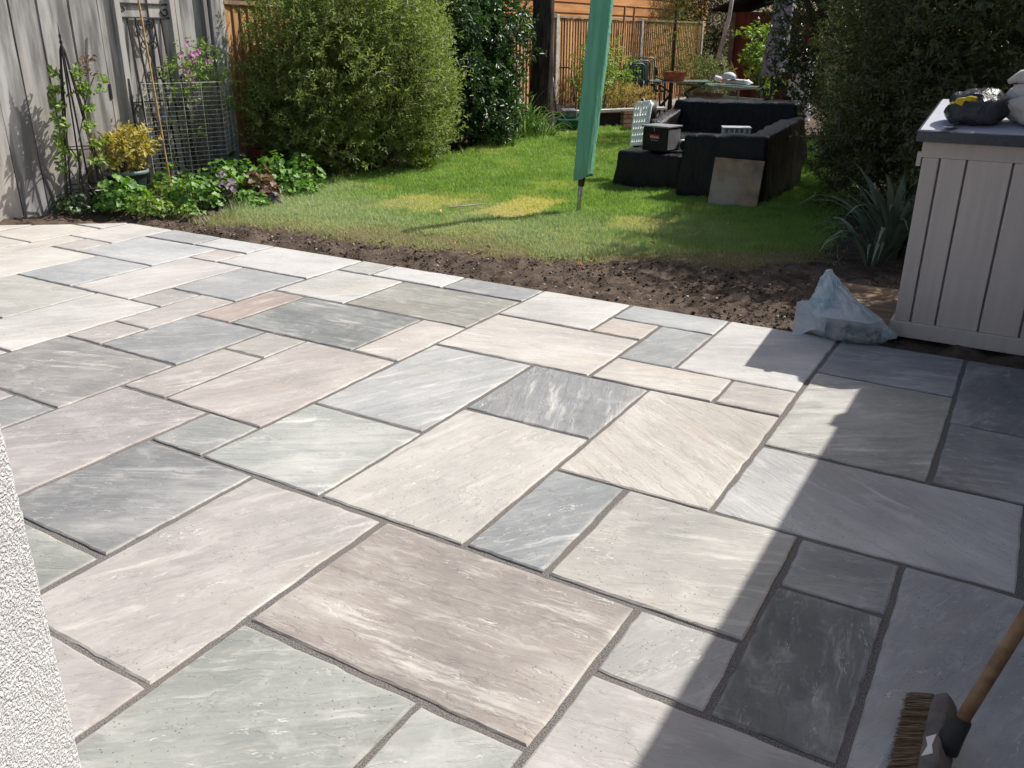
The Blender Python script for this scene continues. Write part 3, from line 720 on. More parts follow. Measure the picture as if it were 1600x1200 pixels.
shrub('dry_plant', 'dry straw-yellow bushy plant in the raised bed by the plank', 'plant',
      [(-6.55, 14.95, .45, .28, .42, .20), (-6.4, 15.35, .42, .25, .35, .18)], 560, 9, .10, .035, .009, L_dry, nstem=20, base=(-6.5, 15.1), zmin=.25, up=.9)
shrub('boundary_bush', 'huge dark evergreen bush towering behind the storage box', 'shrub',
      [(-.45, 7.9, 1.2, .95, .8, 1.2), (.5, 7.6, 1.3, 1.0, .9, 1.4), (-.75, 8.6, 1.9, .95, .8, .95), (.3, 8.6, 2.5, 1.3, 1.0, .9), (-1.0, 8.3, .75, .65, .6, .7), (1.4, 7.4, 1.6, .9, .9, 1.3), (-.15, 7.0, .55, .75, .4, .55), (-.5, 9.3, 1.2, 1.1, .6, 1.1), (-1.25, 9.3, 1.5, .6, .7, 1.3), (-1.1, 10.4, 1.7, .8, .8, 1.5), (-1.35, 8.6, .45, .4, .5, .45), (-1.75, 11.2, 1.0, .6, .9, 1.1), (-2.0, 12.6, 1.2, .7, .9, 1.2), (-.3, 7.65, 2.5, .6, .5, .4), (-.62, 8.4, 2.8, .7, .55, .5)],
      27000, 9, .15, .055, .021, L_dark, up=.3, jit=.7, nstem=40, base=(0, 7.9), shell=3.5, stem_r=.02)
shrub('dark_evergreen_shrub', 'dense dark shrub mass behind the covered sofa and parasol', 'shrub',
      [(-3.1, 15.4, 2.0, 1.1, 1.0, 1.2), (-2.4, 14.8, 1.2, 1.0, .9, 1.1), (-3.4, 15.0, 3.3, 1.2, 1.1, .9), (-2.0, 15.5, 2.6, 1.1, 1.0, 1.2), (-3.55, 14.6, .75, .55, .5, .5)],
      5200, 8, .18, .075, .03, leafmat('deep_green_leaf', lin(40, 54, 34), lin(72, 88, 48), rough=.4, trans=.2), nstem=24, base=(-2.8, 15.2), shell=3, stem_r=.03)
shrub('pale_bush', 'loose bush with pale sunlit leaves at the edge of the dark bush', 'shrub',
      [(-1.72, 9.6, .95, .35, .5, .6), (-1.75, 10.2, 1.1, .3, .4, .5), (-1.65, 9.2, .5, .3, .35, .4)], 620, 8, .12, .045, .016, leafmat('pale_sage_leaf', lin(110, 116, 78), lin(176, 178, 130), trans=.35), nstem=14, base=(-1.7, 9.6))
shrub('young_ash_sapling', 'bright-leaved young sapling in front of the playhouse', 'tree',
      [(-5.55, 19.5, 1.35, .3, .3, .28), (-5.4, 19.3, 1.0, .25, .25, .2), (-5.2, 19.2, .75, .3, .25, .2)], 130, 9, .2, .13, .05, L_light, nstem=9, base=(-5.4, 19.4))
shrub('leafy_pot_shrub', 'green leafy shrub growing below the conifer by the far fence', 'shrub',
      [(-6.7, 18.9, .75, .35, .5, .4), (-6.5, 19.6, .55, .35, .5, .4)], 420, 8, .14, .06, .024, L_conif, nstem=10, base=(-6.6, 19.2))
# far hedge and trees closing the view
hb = shrub('far_hedge', 'tall dark hedge closing off the far end of the garden', 'hedge',
      [(-8+1.7*k, 27.5+.4*(k % 2), 1.8+.4*(k % 3), 1.5, 1.0, 2.0) for k in range(9)]+[(-7+2.4*k, 27.8, 4.1, 1.8, 1.2, 1.4) for k in range(6)],
      6500, 7, .3, .16, .07, L_dark, nstem=20, base=(-1, 27.6), shell=4)
shrub('conifer_mass', 'dark evergreen tree between the orange cabin and playhouse', 'tree',
      [(-8.6, 25.0, 2.2, .7, .8, 1.7), (-8.5, 25.2, 3.6, .8, .9, 1.2)], 1500, 8, .25, .12, .03, L_dark, nstem=8, base=(-8.6, 25.0))

# spruce-like sapling with tiered drooping branches
def build_conifer():
    bx, by, h = -6.95, 18.2, 2.75
    root = thing('conifer_sapling', 'thin young conifer with drooping tiers against the far fence', 'tree', (bx, by, 0))
    mb = MB().tube([(0, 0, -.03), (.02, 0, 1), (0, .02, 2), (.01, 0, h)], [.045, .035, .022, .008], 7); mb.build('trunk', mat('conifer_bark', lin(84, 70, 58), lin(60, 50, 42), scale=15, rough=.9), root, smooth=True)
    C = []; A = []
    r = np.random.default_rng(3)
    for k in range(15):
        z = .75+k*.135; rad = (h+.3-z)*.42
        for q in range(7):
            a = q*.9+k*1.3+r.uniform(-.2, .2); L = rad*r.uniform(.7, 1.15); dd = np.array([math.cos(a), math.sin(a), 0])
            for t in np.linspace(.15, 1, max(3, int(L/.07))):
                C.append(np.array([0, 0, z])+dd*L*t+np.array([0, 0, .12*t-.30*t*t*L])); A.append(dd*.8+r.normal(size=3)*.5+np.array([0, 0, -.1]))
    C = np.array(C); A = np.array(A)
    b, d, nr, own = sprig_leaves(C, A, 8, .10, .05, .008, 1.0, r)
    leaf_mesh('foliage', b, d, nr, .055, .009, np.clip(r.random(len(C))[own]*.8+.1, 0, 1), L_conif, root)
build_conifer()

def build_trunk():
    bx, by = -7.12, 12.85
    root = thing('garden_tree', 'tall tree with thick dark furrowed trunk beside the side fence', 'tree', (bx, by, 0))
    n = 34; V = []; F = []; hs = np.linspace(-.05, 4.6, 60)
    for z in hs:
        r0 = .19+.10*math.exp(-max(0, z)*4)-.012*z
        for k in range(n):
            t = 2*math.pi*k/n; w = float(fbm(np.array(k*.9), np.array(z*1.3), 4, 3))-.5
            rr = r0*(1+.14*w+.05*math.sin(3*t+z*.4)); V.append((.03*z*.4+rr*math.cos(t), .02*math.sin(z)+rr*math.sin(t), z))
    for i in range(len(hs)-1):
        for k in range(n): a = i*n+k; b2 = i*n+(k+1) % n; F.append((a, b2, b2+n, a+n))
    bk = mat('furrowed_bark', lin(84, 74, 68), lin(46, 40, 38), scale=9, stretch=(2.2, 2.2, .35), rough=.95, spec=.15, bump=.9, bscale=22, bdist=.03)
    MB().add(V, F).build('trunk', bk, root, smooth=True)
    mb = MB(); sr = random.Random(2); tips = []
    for k in range(7):
        a = k*.9+.3; s0 = Vector((.05, 0, 3.6+.14*k)); e = s0+Vector((math.cos(a)*1.0, math.sin(a)*1.0, 1.3+.3*sr.random())); md = s0.lerp(e, .5)+Vector((0, 0, -.15))
        mb.tube([s0, md, e], [.08, .055, .02], 6); tips.append(e)
    mb.build('limb', bk, root, smooth=True)
    lob = [(e.x+bx, e.y+by, e.z+.2, .7, .7, .6) for e in tips]+[(bx, by, 5.9, .8, .8, .6)]
    P, D = lobe_points(lob, 1600, 3); b, d, nr, own = sprig_leaves(P-np.array([bx, by, 0]), D+rng.normal(size=P.shape)*.6, 7, .2, .1, .05)
    leaf_mesh('crown', b, d, nr, .1, .05, rng.random(len(P))[own], L_light, root)
build_trunk()

def strap_leaf(L, w, lean, curl, sr, nseg=6):
    """arching strap leaf in its own xz plane, base at origin"""
    V = []; F = []; x = z = 0; a = math.pi/2-lean*.35
    for k in range(nseg+1):
        t = k/nseg; ww = w*(.55+.45*min(1, t*4))*(1-t**2.2)+.0008
        V += [(x-.0*ww, -ww/2, z+ww*.22), (x, 0, z), (x, ww/2, z+ww*.22)]
        a -= curl/nseg*(.4+1.4*t); x += math.cos(a)*L/nseg; z += math.sin(a)*L/nseg
    for k in range(nseg):
        for q in (0, 1): i = k*3+q; F.append((i, i+1, i+4, i+3))
    me = bpy.data.meshes.new('leaf'); me.from_pydata(V, [], F); me.update()
    at = me.attributes.new('tint', 'FLOAT', 'FACE'); tv = sr.random(); at.data.foreach_set('value', [min(1, tv*.7+.04*(i//2)) for i in range(len(F))])
    me.polygons.foreach_set('use_smooth', [True]*len(F))
    return me
def strap_plant(name, label, x, y, n, L, w, m, seed, joined=False, cr=(.6, 2.4), rad=.09, fan=None):
    sr = random.Random(seed); root = thing(name, label, 'plant', (x, y, 0))
    meshes = [strap_leaf(L*sr.uniform(.7, 1.1), w*sr.uniform(.8, 1.2), sr.uniform(.2, 1.2), sr.uniform(*cr), sr) for _ in range(9)]
    for me in meshes: me.materials.append(m)
    if joined:
        allV = []; allF = []; tt = []
        for k in range(n):
            me = meshes[k % 9]; a = sr.uniform(0, 6.283); M = Matrix.Translation((math.cos(a)*rad*sr.random(), math.sin(a)*rad*2.2*sr.random()*(1 if sr.random() < .5 else -1), -.02))@Matrix.Rotation(a, 4, 'Z')@Matrix.Scale(sr.uniform(.6, 1.15), 4)
            o = len(allV); allV += [tuple(M@v.co) for v in me.vertices]; allF += [tuple(i+o for i in p.vertices) for p in me.polygons]; tt += [min(1, sr.random()*1.0)]*len(me.polygons)
        me = np_mesh('leaves', np.array(allV), np.array(allF), {'tint': ('FACE', tt)}, smooth=True); tag(link('leaves', me, m, root), kind='stuff')
    else:
        for k in range(n):
            o = bpy.data.objects.new('leaf', meshes[k % 9]); COL.objects.link(o); o.parent = root
            a = sr.uniform(0, 6.283) if fan is None else sr.gauss(fan, 1.3)
            o.location = (math.cos(a)*rad*sr.random(), math.sin(a)*rad*sr.random(), -.02); o.rotation_euler = (sr.uniform(-.15, .15), 0, a); s = sr.uniform(.7, 1.15); o.scale = (s, s, s)
    return root
strap_plant('strap_leaf_clump', 'tall green strap-leaved clump at the foot of the tree trunk', -6.85, 11.95, 80, .95, .03, L_strap, 3, True, rad=.14)
strap_plant('strap_leaf_clump', 'low arching pale strap leaves beside the lawn mower', -6.62, 12.15, 46, .6, .026, L_strap, 5, True, cr=(1.6, 3.0), rad=.12)
strap_plant('sword_leaf_plant', 'grey-green sword-leaved plant arching out beside the storage box', -.80, 6.72, 54, .95, .055, L_phorm, 8, cr=(.3, 1.9), rad=.11)
strap_plant('sword_leaf_plant', 'drooping grey-green strap leaves trailing over the soil by the box', -.86, 6.42, 16, .85, .042, L_phorm, 9, cr=(1.6, 2.8), rad=.08, fan=3.6)

# low flower bed plants
def round_leaf_plant(name, label, x, y, rx, ry, h, n, ls, m, group=None, z0=0, flowers=None, cat='plant'):
    root = thing(name, label, cat, (x, y, z0), 0, group)
    a = rng.uniform(0, 6.283, n); rr = np.sqrt(rng.random(n)); 
    P = np.stack([np.cos(a)*rr*rx, np.sin(a)*rr*ry, h*(.25+.75*rng.random(n))*(1-.55*rr**2)], -1)
    s = ls*(.55+.8*rng.random(n))
    nrm = unit(np.stack([np.cos(a)*rr*.9, np.sin(a)*rr*.9, np.full(n, .9)], -1)+rng.normal(size=(n, 3))*.45)
    # lobed leaf: 9-point rosette
    k = 10; t = np.arange(k)*2*math.pi/k; rad = np.where(np.arange(k) % 2 == 0, 1.0, .74); rad[0] = .25
    ref = unit(np.cross(nrm, rng.normal(size=(n, 3)))); q = np.cross(nrm, ref)
    V = np.empty((n, k+1, 3)); V[:, 0] = P-nrm*s[:, None]*.18
    for i in range(k): V[:, i+1] = P+(ref*math.cos(t[i])+q*math.sin(t[i]))*(s*rad[i])[:, None]+nrm*(s*.12*math.sin(i*2.1))[:, None]
    tri = np.array([[0, i+1, (i+1) % k+1] for i in range(k)]); F = (tri[None]+np.arange(n)[:, None, None]*(k+1)).reshape(-1, 3)
    tint = np.repeat(np.clip(rng.random(n)*.9, 0, 1), k)
    tag(link('foliage', np_mesh('foliage', V.reshape(-1, 3), F, {'tint': ('FACE', tint)}), m, root), kind='stuff')
    mb = MB(); sr = random.Random(int(x*100))
    for i in range(0, n, 5): mb.tube([(P[i, 0]*.3, P[i, 1]*.3, -.02), (P[i, 0]*.8, P[i, 1]*.8, P[i, 2]*.6), tuple(P[i])], .0025, 4)
    mb.build('stems', mat('green_stem', lin(110, 124, 70), lin(90, 96, 60), scale=10), root)
    if flowers:
        fm, nf = flowers
        for i in range(nf):
            j = rng.integers(n); c = Vector(P[j])+Vector((0, 0, .05)); fb = MB(); kk = 6
            for p in range(kk):
                t0 = p*6.283/kk; dd = Vector((math.cos(t0), math.sin(t0), .25)); sd = Vector((-math.sin(t0), math.cos(t0), 0))
                fb.add([c, c+dd*.02+sd*.011, c+dd*.036, c+dd*.02-sd*.011], [(0, 1, 2, 3)])
            fb.build('flower', fm, root)
    return root
BEDG = 'leafy plants edging the flower bed'
white_fl = mat('white_petal', lin(240, 238, 232), lin(228, 224, 220), rough=.6); pink_fl = mat('pink_petal', lin(190, 130, 170), lin(158, 100, 146), rough=.6)
PL = [('geranium_plant', 'green hardy geranium with small white flower below the obelisk', -6.98, 4.92, .27, .24, .36, 200, .038, L_ger, (white_fl, 3)),
      ('geranium_plant', 'light-green feathery clump at the paving corner in front of the tub', -6.62, 4.92, .26, .16, .20, 200, .024, L_light, None),
      ('geranium_plant', 'bright-green geranium mound in front of the black tub', -6.42, 5.28, .26, .22, .34, 240, .03, L_ger, None),
      ('coral_bells_plant', 'small purple-grey leaved plant tucked in the green mound', -6.33, 5.52, .13, .12, .38, 55, .042, L_purple, None),
      ('geranium_plant', 'green mound behind the purple-grey plant', -6.55, 5.65, .24, .24, .42, 190, .034, L_ger, None),
      ('coral_bells_plant', 'bronze-brown leaved plant between green mounds in the bed', -6.28, 5.92, .17, .16, .36, 90, .042, L_bronze, None),
      ('geranium_plant', 'low pale-green leaves along the lawn edge of the bed', -6.12, 5.62, .18, .16, .18, 110, .03, L_ger, None),
      ('coral_bells_plant', 'tiny purple plant at the lawn edge of the bed', -6.02, 5.82, .07, .07, .14, 22, .035, L_purple, None),
      ('geranium_plant', 'tall bright-green leafy mound beside the wire mesh screen', -6.45, 6.25, .24, .24, .44, 220, .036, L_ger, None),
      ('geranium_plant', 'green leafy clump at the foot of the olive shrub', -6.42, 6.62, .22, .24, .38, 180, .034, L_ger, None),
      ('geranium_plant', 'shaded dark-green leaves behind the wire mesh screen', -6.95, 6.25, .3, .25, .40, 150, .036, L_laurel, None),
      ('low_bed_plant', 'dark twiggy low plant at the foot of the weathered fence', -7.2, 4.62, .26, .2, .22, 130, .022, L_laurel, None),
      ('low_bed_plant', 'feathery yellow-green clump between the tub and the cane', -6.78, 5.30, .22, .2, .30, 190, .022, L_light, None),
      ('low_bed_plant', 'broad mid-green mound behind the bronze plant', -6.62, 5.98, .25, .24, .40, 190, .036, L_ger, None),
      ('low_bed_plant', 'shaded green tuft at the base of the iron gate', -7.15, 5.62, .2, .25, .34, 130, .03, L_ger, None),
      ('low_bed_plant', 'small bright seedlings along the soil beside the paving corner', -6.28, 5.04, .2, .12, .12, 90, .02, L_light, None),
      ('low_bed_plant', 'dusty green leaves spilling onto the grass below the shrub', -6.2, 6.35, .16, .2, .24, 110, .032, L_ger, None),
      ('geranium_plant', 'bright lime leaves under the right side of the olive shrub', -6.30, 8.62, .14, .18, .26, 46, .045, leafmat('lime_leaf', lin(130, 160, 40), lin(190, 206, 80)), None)]
for (nm, lb, x, y, rx, ry, h, n, ls, m, fl) in PL: round_leaf_plant(nm, lb, x, y, rx, ry, h, n, ls, m, BEDG, flowers=fl)
# ------------------------------------------------------------------ objects by the old fence
iron = mat('wrought_iron', lin(58, 54, 56), lin(40, 38, 40), scale=30, rough=.6, spec=.4, metal=.3, bump=.2)
def spiral(c, r0, r1, a0, turns, n=22):
    """flat scroll in the yz plane of the gate"""
    out = []
    for k in range(n+1):
        t = k/n; r = r0+(r1-r0)*t; a = a0+turns*2*math.pi*t; out.append((0, c[0]+r*math.cos(a), c[1]+r*math.sin(a)))
    return out
def build_gate():
    root = thing('iron_gate', 'old wrought iron gate with scrolls leaning on the grey fence', 'gate', (FX+.13, 5.50, 0)); root.rotation_euler = (0, R(-3.2), 0)
    Wd, Hh = .60, 1.74
    f = MB(); 
    for y in (0, Wd): f.bar((0, y, -.02), (0, y, Hh), .022, .022)
    for z in (.12, .88, Hh-.12, Hh): f.bar((0, 0, z), (0, Wd, z), .02, .012)
    f.build('frame', iron, root)
    for y in (.115, .20, .40, .485): MB().bar((0, y, .12), (0, y, Hh-.12), .013, .013).build('bar', iron, root)
    for (a, b2) in (((.20, Hh-.22), (.40, 1.0)), ((.40, Hh-.22), (.20, 1.0)), ((.20, .78), (.40, .2)), ((.40, .78), (.20, .2))):
        mb = MB().tube([(0, a[0], a[1]), (0, (a[0]+b2[0])/2+.01, (a[1]+b2[1])/2), (0, b2[0], b2[1])], .006, 5); mb.build('cross_bar', iron, root)
    for (c, r, a0, tn) in (((.262, Hh-.19), .05, 1.57, 1.3), ((.338, Hh-.19), .05, 1.57, -1.3), ((.25, 1.38), .045, 0, 1.3), ((.35, 1.38), .045, 3.1, -1.3), ((.25, 1.12), .045, 3, 1.3), ((.35, 1.12), .045, 0, -1.3),
                           ((.25, .62), .045, 0, 1.3), ((.35, .62), .045, 3.1, -1.3), ((.25, .38), .045, 3, 1.3), ((.35, .38), .045, 0, -1.3), ((.058, Hh-.06), .045, 0, 1.0), ((.543, Hh-.06), .045, 3, 1.0), ((.058, .82), .045, 0, 1.0), ((.543, .82), .045, 3, 1.0)):
        MB().tube(spiral(c, r, r*.25, a0, tn), .006, 5).build('scroll', iron, root)
build_gate()

def build_obelisk():
    bx, by = -7.24, 4.77
    root = thing('plant_obelisk', 'black metal garden obelisk with finial standing in the flower bed', 'plant support', (bx, by, 0))
    r0, h = .20, 1.34
    for k in range(6):
        a = k*math.pi/3+.3; MB().tube([(math.cos(a)*r0, math.sin(a)*r0, -.05), (math.cos(a)*.02, math.sin(a)*.02, h)], .0075, 6).build('leg', iron, root)
    for z in (.22, .55): 
        r = r0*(1-z/h)+.02*z/h+.006; MB().tube([(r*math.cos(t*.3142), r*math.sin(t*.3142), z) for t in range(21)], .005, 5).build('ring', iron, root)
    MB().lathe([(.024, h-.02), (.026, h+.01), (.008, h+.05), (.014, h+.07), (.007, h+.09), (.012, h+.12), (.005, h+.14), (.001, h+.22)], 10).build('finial', iron, root, smooth=True)
    # rose climbing through it
    rr = thing('climbing_rose', 'thin rose with reddish shoots climbing the black obelisk', 'plant', (bx, by, 0))
    sr = random.Random(6); mb = MB(); C = []; A = []
    for k in range(5):
        a = sr.uniform(0, 6.28); pts = []
        for t in range(9):
            z = t*.145*(1 if k else .9); r = .2*(1-z/1.5); a += sr.uniform(-.5, .7); pts.append((math.cos(a)*r, math.sin(a)*r, z))
            if z > .3:
                for _ in range(3): C.append(pts[-1]); A.append((math.cos(a)+sr.gauss(0, .5), math.sin(a)+sr.gauss(0, .5), sr.uniform(-.2, .8)))
        mb.tube(pts, .006, 5)
    mb.tube([(0, 0, .6), (.02, .15, 1.0), (.05, .22, 1.13)], .005, 5)
    for _ in range(12): C.append((.05+sr.gauss(0, .05), .22+sr.gauss(0, .06), 1.05+sr.gauss(0, .06))); A.append((sr.gauss(0, 1), sr.gauss(0, 1), .4))
    mb.build('stems', mat('rose_stem', lin(96, 78, 56), lin(80, 90, 50), scale=10), rr)
    b, d, nr, own = sprig_leaves(np.array(C), np.array(A), 5, .09, .05, .03)
    leaf_mesh('foliage', b, d, nr, .05, .032, rng.random(len(b)), L_light, rr)
    C2 = np.array([(.05+sr.gauss(0, .025), .2+sr.gauss(0, .03), 1.19+sr.gauss(0, .04)) for _ in range(9)])
    b, d, nr, own = sprig_leaves(C2, rng.normal(size=(9, 3))+np.array([0, 0, .6]), 5, .07, .04, .02); leaf_mesh('red_shoot', b, d, nr, .045, .02, rng.random(len(b)), L_bronze, rr)
build_obelisk()

def pot_profile(r, h, rim=.02, th=.012):
    return [(r*.72, 0), (r*.94, h*.86), (r*.94, h*.88), (r+rim*.3, h*.88), (r+rim*.3, h), (r-th, h), (r-th*1.2, h*.85), (0.001, h*.84)]
def build_tub():
    x, y = -7.17, 5.14
    t = thing('plant_tub', 'dark green plastic tub with pale rim in the flower bed', 'pot', (x, y, .02))
    p = [(.14, 0), (.172, .26), (.176, .27)]; MB().lathe(p, 28).build('body', mat('dark_plastic', lin(48, 58, 56), lin(36, 44, 44), rough=.4), t, smooth=True)
    MB().lathe([(.176, .268), (.198, .27), (.200, .30), (.184, .305), (.180, .27)], 28).build('rim', mat('grey_green_plastic', lin(120, 138, 134), lin(104, 120, 118), rough=.4), t, smooth=True)
    MB().lathe([(.178, .262), (.001, .268)], 20).build('compost', MATS['soil'], t)
    shrub('golden_plant', 'golden yellow-leaved bushy plant growing in the dark tub', 'plant', [(x, y, .50, .21, .22, .13), (x+.03, y+.08, .55, .15, .16, .11)], 300, 7, .07, .05, .022, L_gold, nstem=18, base=(x, y), zmin=.36, stem_r=.005)
build_tub()

galv = mat('galvanised_wire', lin(206, 208, 202), lin(176, 178, 174), scale=30, rough=.6, metal=.2)
def mesh_panel(name, label, a, b2, z0, z1, nv, nh, skip=()):
    a = Vector(a); b2 = Vector(b2); root = thing(name, label, 'mesh screen', (a.x, a.y, 0), 0, 'wire mesh screens around the climber')
    d = (b2-a); f = MB().tube([(0, 0, -.05), (0, 0, z1)], .0035, 5).tube([(d.x, d.y, -.05), (d.x, d.y, z1)], .0035, 5).tube([(0, 0, z1), (d.x, d.y, z1)], .0035, 5); f.build('frame', galv, root)
    for k in range(1, nv): q = d*k/nv; MB().tube([(q.x, q.y, z0), (q.x, q.y, z1)], .0022, 4).build('upright_wire', galv, root)
    for k in range(nh): z = z0+(z1-z0)*k/nh; MB().tube([(0, 0, z), (d.x, d.y, z)], .0022, 4).build('cross_wire', galv, root)
mesh_panel('wire_screen', 'broad wire mesh panel standing before the iron gate and climber', (-7.25, 5.50), (-6.98, 6.18), .12, 1.05, 4, 22)
mesh_panel('wire_screen', 'narrow wire mesh panel angled back towards the olive shrub', (-6.98, 6.18), (-7.3, 6.62), .12, 1.05, 3, 22)
cane = mat('bamboo_cane', lin(196, 164, 116), lin(160, 128, 84), scale=8, stretch=(1, 1, 3), rough=.6)
def build_cane(x, y, x1, y1, h, label):
    root = MB(); pts = []; rad = []
    for k in range(13): t = k/12; pts.append((x+(x1-x)*t, y+(y1-y)*t, -.08+(h+.08)*t)); rad.append(.0085 if k % 2 else .0105)
    o = root.tube(pts, rad, 7).build('bamboo_cane', cane, smooth=True); tag(o, label, 'cane', 'bamboo canes in the flower bed')
build_cane(-7.05, 5.52, -7.22, 5.57, 1.95, 'tall bamboo cane standing in front of the iron gate')
build_cane(-7.1, 7.02, -7.12, 7.03, 1.78, 'tall bamboo cane against the left edge of the olive shrub')
terra = mat('terracotta', lin(176, 104, 74), lin(146, 82, 58), scale=10, rough=.85, bump=.2)
def trough(name, label, x, y, z, L, w, h, rz, m):
    root = thing(name, label, 'planter', (x, y, z), rz)
    V = []; F = []
    for (k, zz) in ((.86, 0), (1, h), (.9, h), (.8, .03)): 
        for sx, sy in ((-1, -1), (1, -1), (1, 1), (-1, 1)): V.append((sx*L/2*k, sy*(w/2-(1-k)*.05)*1.0, zz))
    F = [(0, 1, 2, 3)]+[(l*4+q, l*4+(q+1) % 4, l*4+(q+1) % 4+4, l*4+q+4) for l in range(3) for q in range(4)]+[(12, 13, 14, 15)]
    MB().add(V, F).build('body', m, root, bevel=.004)
    r = MB(); r.box(-L/2-.008, L/2+.008, -w/2-.008, -w/2+.004, h-.03, h+.002).box(-L/2-.008, L/2+.008, w/2-.004, w/2+.008, h-.03, h+.002); r.build('rim', m, root)
    return root
trough('red_planter', 'red-brown rectangular planter in shade behind the wire mesh', -7.2, 6.98, 0, .42, .2, .34, 1.5, mat('red_plastic', lin(150, 70, 54), lin(124, 56, 44), rough=.6))
# purple-flowered climber
def build_climber():
    lob = [(-7.22, 5.98, 1.12, .12, .2, .2), (-7.2, 6.22, 1.18, .12, .22, .16), (-7.25, 6.35, .95, .1, .16, .25), (-7.22, 5.9, .7, .08, .12, .35)]
    root = shrub('clematis_climber', 'wispy green climber with purple-pink flowers on the old fence', 'plant', lob, 250, 6, .1, .045, .02, L_light, nstem=22, base=(-7.2, 6.0), stem_r=.004)
    sr = random.Random(8)
    for k in range(16):
        if k < 9: c = Vector((.06+sr.gauss(0, .03), -.02+sr.gauss(0, .05), 1.29+sr.gauss(0, .035)))
        elif k < 13: c = Vector((.07, -.06+sr.gauss(0, .03), 1.12+sr.gauss(0, .04)))
        else: c = Vector((.08, .2+sr.gauss(0, .05), 1.2-.5*(k == 15)+sr.gauss(0, .03)))
        fb = MB()
        for p in range(5):
            t0 = p*1.257+k; dd = Vector((.35, math.cos(t0), math.sin(t0))); sd = Vector((0, -math.sin(t0), math.cos(t0))); fb.add([c, c+dd*.018+sd*.012, c+dd*.034, c+dd*.018-sd*.012], [(0, 1, 2, 3)])
        fb.build('flower', pink_fl, root)
build_climber()

# ------------------------------------------------------------------ clothes airer
def build_airer():
    bx, by = -3.476, 7.015
    root = thing('rotary_airer', 'closed rotary clothes airer in a green cover standing on the lawn', 'clothes airer', (bx, by, 0))
    lean = Vector((.065, .04, 1)); at_ = lambda z: Vector((lean.x*z, lean.y*z, z))
    steel = mat('brushed_steel', lin(186, 186, 180), lin(150, 150, 146), scale=20, rough=.35, metal=.8)
    MB().tube([at_(-.1), at_(.36)], .021, 14).build('pole', steel, root, smooth=True)
    MB().tube([at_(.24), at_(.27), at_(.34), at_(.40)], [.026, .031, .031, .026], 14).build('collar', mat('black_plastic', (.02, .02, .022), (.03, .03, .03), rough=.4), root, smooth=True)
    # cover: flattened sleeve, gathered folds, seam with ragged lip on one side
    rt = Vector((.860, .510, 0)); dp = Vector((-.510, .860, 0))
    n = 40; zs = np.linspace(.30, 2.02, 64); V = []; F = []
    for i, z in enumerate(zs):
        t = (z-.30)/1.72; hw = .074+.014*math.sin(min(1, t*1.5)*1.57)-.05*max(0, t-.86)/.14; hd = .058
        for k in range(n):
            a = 2*math.pi*k/n; fold = 1+.22*float(fbm(np.array(k*.6), np.array(z*2.2), 4, 3)-.5)+.06*math.sin(5*a+z*1.4)
            ex = math.cos(a)*hw*fold; ey = math.sin(a)*hd*fold
            if k == 0: ex += .014+.012*float(vn(np.array(z*30), np.array(.5), 3)-.3); 
            if k in (1, n-1): ex -= .006
            zz = z
            if i == 0: zz = z+.075*max(0, math.cos(a))+.01*math.sin(3*a)
            p = at_(z)+rt*ex+dp*ey; V.append((p.x, p.y, zz))
    for i in range(len(zs)-1):
        for k in range(n): a = i*n+k; b2 = i*n+(k+1) % n; F.append((a, b2, b2+n, a+n))
    F.append(tuple((len(zs)-1)*n+k for k in range(n)))
    cm, nt, b, out = newmat('green_nylon'); g = N(nt); tc = g.n('TexCoord').outputs['Object']
    n1 = g.noise(g.vmul(tc, (20, 20, 2)), 1, 5, .6)
    g.put(b.inputs['Base Color'], g.mix(g.step(n1, .35, .65), lin(122, 176, 154), lin(144, 196, 174))); b.inputs['Roughness'].default_value = .5; b.inputs['Specular IOR Level'].default_value = .4
    g.put(b.inputs['Normal'], g.bump(g.noise(g.vmul(tc, (9, 9, 5)), 1, 5, .6, 1.2), .5, .03, g.bump(n1, .5, .02)))
    tr = g.n('BsdfTranslucent'); tr.inputs[0].default_value = (*lin(140, 206, 180), 1); mx = g.n('MixShader'); mx.inputs[0].default_value = .35
    nt.links.new(b.outputs[0], mx.inputs[1]); nt.links.new(tr.outputs[0], mx.inputs[2]); nt.links.new(mx.outputs[0], out.inputs[0])
    cv = MB().add(V, F).build('cover', cm, root, smooth=True)
    zp = MB().tube([at_(.92)+rt*.118-dp*.03, at_(1.02)+rt*.124-dp*.03], .006, 6); zp.build('zip_pull', mat('dark_teal', lin(30, 70, 66), rough=.5), cv)
build_airer()

